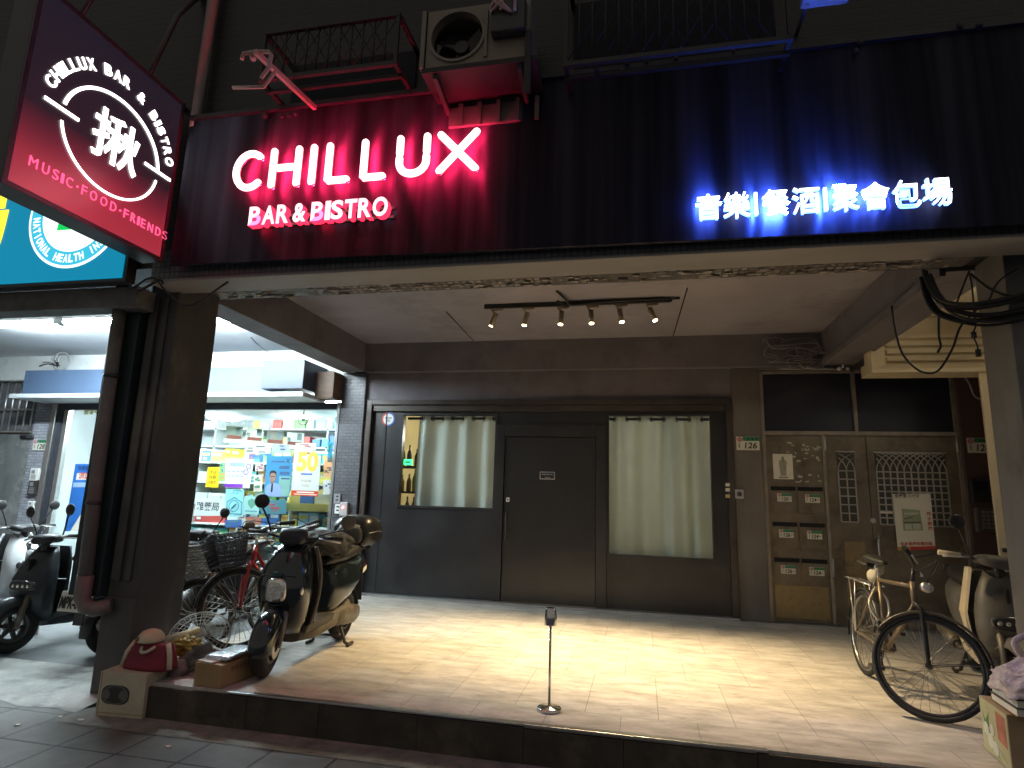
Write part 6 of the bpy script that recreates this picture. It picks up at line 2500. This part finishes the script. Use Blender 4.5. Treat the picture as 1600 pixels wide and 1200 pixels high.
# red bag
t = thing('handbag', 'dark red fabric bag with pale sides sitting on the white box', 'bag', topc)
c0 = at(232, 1022, 'Y', topc.y - .02)
random.seed(9)
bw, bd, bh = .19, .10, .17
cx_, cy_ = c0.x, topc.y + .02
b = MB()
rs = []
for i in range(9):
    f = i / 8
    hw = bw * (1 - .22 * f + .05 * math.sin(f * PI))
    hd_ = bd * (1 - .55 * f)
    rs.append([(cx_ + hw * math.copysign(abs(math.cos(q)) ** .6, math.cos(q)) + random.uniform(-.004, .004), cy_ + hd_ * math.copysign(abs(math.sin(q)) ** .7, math.sin(q)) + random.uniform(-.004, .004), topc.z + bh * f * (1 + .03 * math.cos(q * 2))) for q in [2 * PI * k / 24 for k in range(24)]])
b.rings(rs)
b.build('body', M('bag_crimson', (.17, .012, .028), .7, var=.2, scale=8, bump=.25), t)
for s in (-1, 1):
    b = MB()
    b.tube([(cx_ + s * bw * 1.02, cy_ - bd * .5, topc.z + .01), (cx_ + s * bw * .92, cy_ - bd * .4, topc.z + bh * .6), (cx_ + s * bw * .72, cy_ - bd * .2, topc.z + bh * 1.0)], .018, 8)
    b.build('side_panel', m_wbox, t)
b = MB()
b.curve([(cx_ - .05, cy_ - .05, topc.z + bh * .85), (cx_ - .03, cy_ - .075, topc.z + bh * .7), (cx_ + .02, cy_ - .08, topc.z + bh * .72), (cx_ + .06, cy_ - .05, topc.z + bh * .9)], .012, 8)
b.build('handle', m_wbox, t)
t = thing('cap', 'pale cream rounded plastic lid resting on top of the red bag', 'lid', (cx_ - .04, cy_, topc.z + bh))
b = MB()
b.lathe([(.085, 0), (.09, .01), (.085, .04), (.06, .07), (.03, .082), (0, .085)], (cx_ - .03, cy_, topc.z + bh + .003), 20)
b.build('lid_shell', M('cream_cloth', (.55, .48, .34), .7, var=.15, scale=8, bump=.15), t)
b = MB()
b.ball((cx_ - .07, cy_ - .075, topc.z + bh + .03), .018, 6)
b.build('knob', M('brown_knob', (.2, .12, .06), .5, var=.1), t)
# fan guard, tube, yellow bag
FQ = at(300, 995, 'Y', -3.42)
t = thing('fan_guard', 'round wire fan guard leaning against the pillar behind the red bag', 'fan guard', (FQ.x, -3.42, 0))
fn = Vector((.35, -.62, .70)).normalized()
b = MB()
uu = fn.cross(Z).normalized()
vv = uu.cross(fn)
cf = FQ + Vector((.05, .02, .0))
cf.z = .17
for r_ in (.225, .20, .165, .13, .09, .05):
    pts = []
    for k in range(36):
        a = 2 * PI * k / 36
        pts.append(cf + uu * r_ * math.cos(a) + vv * r_ * math.sin(a) + fn * (.05 * (1 - (r_ / .225) ** 2)))
    b.tube(pts, .006 if r_ > .22 else .0022, 5, closed=True)
for k in range(30):
    a = 2 * PI * k / 30
    d = uu * math.cos(a) + vv * math.sin(a)
    b.tube([cf + d * .22, cf + d * .12 + fn * .037, cf + d * .03 + fn * .05], .002, 4, False)
b.build('wire_cage', M('guard_pale', (.45, .46, .46), .4, .2, var=.1), t)
MB().disc(cf + fn * .05, fn, .035, .008, 16).build('hub', m_wireg, t)
t = MB()
q0, q1 = at(258, 1000, 'Y', -3.62), at(311, 985, 'Y', -3.42)
t.tube([q0, q1], .028, 14)
tag(t.build('rolled_paper', M('cream_roll', (.6, .52, .36), .6, var=.1)), 'cream rolled tube lying across the wire fan guard', 'roll')
t = thing('yellow_bag', 'crumpled yellow plastic bag of rags between the two boxes', 'bag', (-2.26, -3.72, 0))
b = MB()
q = at(292, 1006, 'Y', -3.66)
rs = []
for i in range(30):
    th = PI * (.03 + .94 * i / 29)
    ring = []
    for k in range(44):
        ph = 2 * PI * k / 44
        d = Vector((math.sin(th) * math.cos(ph), math.sin(th) * math.sin(ph), math.cos(th)))
        r_ = 1 - .55 * abs(noise.noise(d * 2.6)) - .35 * abs(noise.noise(d * 5.5 + Vector((5, 2, 1))))
        ring.append(q + Vector((d.x * .16 * r_, d.y * .09 * r_, d.z * .085 * r_ - .02)))
    rs.append(ring)
b.rings(rs)
b.build('rags', M('yellow_rag', (.42, .27, .05), .55, var=.75, scale=11, bump=.5), t)
t = thing('newspaper_bundle', 'dark bundle of folded papers wedged behind the brown cardboard box', 'papers', (-2.2, -3.75, 0))
b = MB()
q0, q1 = at(280, 1030, 'Y', -3.78), at(330, 1006, 'Y', -3.60)
for k in range(5):
    o = Vector((random.uniform(-.02, .02), k * .018, -.02 * k))
    b.tube([q0 + o - Z * .03, q0.lerp(q1, .5) + o + Z * .01, q1 + o], [.02, .03, .022], 7)
b.tube([q0 - Z * .12, q0 + Z * .0], [.08, .05], 9)
b.build('paper_rolls', M('newsprint', (.2, .17, .15), .8, var=.6, scale=16, bump=.3), t)
# brown cardboard box on the step
a = at(286, 1073, 'Z', .0)
c = at(334.7, 1081, 'Z', .0)
a = Vector((-2.085, -3.955, .004))
c = Vector((-1.86, -3.975, .004))
t, P_, ue, un = carton('box', 'long brown cardboard box lying on the porch step corner', a, c, .42, .145, m_card)
b = MB()
b.prism([P_[0].lerp(P_[1], .30) + Z * .1465 - un * .0, P_[0].lerp(P_[1], .55) + Z * .1465, P_[3].lerp(P_[2], .55) + Z * .1465, P_[3].lerp(P_[2], .30) + Z * .1465], Z * .0008)
b.build('packing_tape', M('tape_tan', (.42, .32, .18), .3, var=.1), t)
b = MB()
sd = (P_[2] - P_[1]).normalized()
for k in range(6):
    b.text('器', P_[1] + sd * (.09 + k * .04) + Z * .09 + ue * .0006, sd, Z, ue, w=.028, h=.03, depth=.0008)
b.build('box_print', M('print_brown', (.16, .1, .05), .7, var=0), t)
tc = (P_[0] + P_[1] + P_[2] + P_[3]) / 4
t = thing('foil_packet', 'silvery padded packet lying on top of the brown cardboard box', 'packet', tc + Z * .147)
b = MB()
rs = []
random.seed(8)
for i in range(9):
    f = i / 8
    row = []
    for k in range(16):
        a_ = 2 * PI * k / 16
        x_ = .10 * math.copysign(abs(math.cos(a_)) ** .35, math.cos(a_)) * (1 + .05 * math.sin(f * 9))
        z_ = .018 * math.sin(a_) * (math.sin(PI * (.08 + .84 * f)) ** .4) + .022 + random.uniform(-.004, .004)
        row.append(tc + ue * x_ + sd * (-.15 + .30 * f) + Z * (.147 + z_) + Z * .015 * f)
    rs.append(row)
b.rings(rs)
b.build('packet_film', M('silver_film', (.62, .66, .7), .25, .75, var=.15, scale=10, bump=.5), t)
b = MB()
b.hexa([tc + ue * x_ + sd * y_ + Z * z_ for x_, y_, z_ in ((-.12, -.19, .148), (.02, -.21, .148), (.05, -.06, .148), (-.1, -.05, .148), (-.12, -.19, .156), (.02, -.21, .156), (.05, -.06, .156), (-.1, -.05, .156))], .002)
b.build('flap', m_paper, t)

# ---------------------------------------------------------------- boxes at the right pillar
A_ = Vector((2.862, -3.60, .003))
n0 = at(1572.6, 1117, 'Z', .285)
Bq = Vector((n0.x, n0.y, .003))
e = (Bq - A_)
e.z = 0
t = thing('box', 'printed fruit carton standing in front of the right pillar', 'box', (A_ + Bq) / 2)
en = e.normalized()
un = Vector((-en.y, en.x, 0))
b = MB()
dp = .42
P_ = [A_, A_ + e, A_ + e + un * dp, A_ + un * dp]
b.hexa([P_[0], P_[1], P_[2], P_[3]] + [p + Z * .285 for p in P_], .004)
b.build('carton', M('carton_tan', (.33, .25, .14), .8, var=.15, scale=5), t)
L_ = e.length


def fp(u, v_, d=.001):
    return A_ + en * (L_ * u) + Z * (.285 * v_) - un * d


b = MB()
b.prism([fp(.02, .02, .0006), fp(.98, .02, .0006), fp(.98, .98, .0006), fp(.02, .98, .0006)], -un * .0006)
b.build('print_ground', M('print_cream_green', (.40, .38, .22), .7, var=.12, scale=8), t)
b = MB()
for (p0_, p1_) in (((.1, .75), (.3, .3)), ((.12, .3), (.35, .8)), ((.3, .2), (.7, .03)), ((.3, .6), (.45, .1)), ((.6, .25), (.9, .1))):
    q0, q1 = fp(*p0_, .002), fp(*p1_, .002)
    d_ = (q1 - q0)
    s_ = Z.cross(un).normalized() * .018 + Z * .01
    b.prism([q0, q0.lerp(q1, .5) + s_, q1, q0.lerp(q1, .5) - s_], -un * .0006)
b.build('leaf_print', M('print_leaf', (.08, .2, .06), .7, var=.3, scale=12), t)
b = MB()
for (u, v_, r_) in ((.2, .45, .035), (.34, .28, .038), (.5, .2, .036), (.42, .5, .03)):
    b.disc(fp(u, v_, .003), -un, r_, .0006, 16)
b.build('fruit_print', M('print_white_fruit', (.55, .54, .45), .7, var=.15, scale=10), t)
b = MB()
b.prism([fp(.6, .92, .002), fp(.93, .90, .002), fp(.93, .36, .002), fp(.62, .42, .002)], -un * .0006)
b.build('red_print', M('print_dull_red', (.36, .13, .08), .7, var=.35, scale=14), t)
m_bk = [M('book_navy', (.02, .03, .06), .5, var=.1), M('book_brown', (.2, .1, .05), .6, var=.2)]
for k, (lab, z0_, m_) in enumerate((('brown covered book under the navy one on the fruit carton', .29, m_bk[1]), ('navy covered book on top of the brown one on the fruit carton', .335, m_bk[0]))):
    t = thing('book', lab, 'book', (A_ + en * .25 + Z * z0_))
    o_ = A_ + en * (.10 + .015 * k) + un * (.03)
    w1, w2 = .30, .24
    b = MB()
    b.hexa([o_ + Z * (z0_ + .004), o_ + en * w1 + Z * (z0_ + .004), o_ + en * w1 + un * w2 + Z * (z0_ + .004), o_ + un * w2 + Z * (z0_ + .004)] + [o_ + Z * (z0_ + .038), o_ + en * w1 + Z * (z0_ + .038), o_ + en * w1 + un * w2 + Z * (z0_ + .038), o_ + un * w2 + Z * (z0_ + .038)])
    b.build('pages', m_paper, t)
    b = MB()
    for z_ in (z0_, z0_ + .0385):
        q_ = o_ - en * .006 - un * .006
        b.hexa([q_ + Z * z_, q_ + en * (w1 + .012) + Z * z_, q_ + en * (w1 + .012) + un * (w2 + .01) + Z * z_, q_ + un * (w2 + .01) + Z * z_] + [q_ + Z * (z_ + .0035), q_ + en * (w1 + .012) + Z * (z_ + .0035), q_ + en * (w1 + .012) + un * (w2 + .01) + Z * (z_ + .0035), q_ + un * (w2 + .01) + Z * (z_ + .0035)])
    b.build('cover', m_, t)
t = thing('plastic_bag', 'crumpled pinkish plastic carrier bag lying on the books at the right edge', 'bag', A_ + en * .25 + un * .15 + Z * .38)
b = MB()
random.seed(12)
o_ = A_ + en * .27 + un * .17 + Z * .378
rs = []
for i in range(26):
    f = i / 25
    ring = []
    for k in range(40):
        a_ = 2 * PI * k / 40
        rr = (.21 * (1 - f) ** .55 + .015) * (1 + .14 * math.sin(a_ * 5 + f * 6) + .06 * math.sin(a_ * 11 - f * 9) + random.uniform(-.05, .05))
        rr *= 1 - .35 * abs(noise.noise(Vector((math.cos(a_) * 3, math.sin(a_) * 3, f * 5))))
        ring.append(o_ + en * (rr * 1.1 * math.cos(a_) + .02 * f) + un * (rr * .85 * math.sin(a_)) + Z * (.19 * f ** .8 + .012 * math.sin(a_ * 7)))
    rs.append(ring)
b.rings(rs)
b.build('film', M('pink_film', (.52, .44, .43), .32, var=.35, scale=14, bump=1.0), t)
b = MB()
b.sm = True
for s in (-1, 1):
    b.curve([o_ + Vector((s * .02, 0, .16)), o_ + Vector((s * .05 - .02, 0, .26)), o_ + Vector((s * .02 + .04, 0, .30)), o_ + Vector((.06, 0, .2))], .016, 6)
b.build('bag_handle', M('pink_film', (.50, .40, .42), .32, var=.3, scale=16, bump=.9), t)
# litter on the pavement
random.seed(31)
for k, (px, py) in enumerate(((27, 1134), (126, 1126), (15, 1058), (33, 1049), (40, 1047), (263, 1168), (94, 1121))):
    q = at(px, py, 'Z', GZ)
    b = MB()
    pts = [(q.x + .022 * math.cos(a_) * random.uniform(.6, 1.3), q.y + .014 * math.sin(a_) * random.uniform(.6, 1.3), GZ + .0045) for a_ in [i * PI / 3 for i in range(6)]]
    b.prism(pts, (0, 0, .004))
    tag(b.build('litter', m_paper), 'tiny white scrap of litter on the dark pavement at the lower left', 'litter', 'scraps of litter on the pavement')
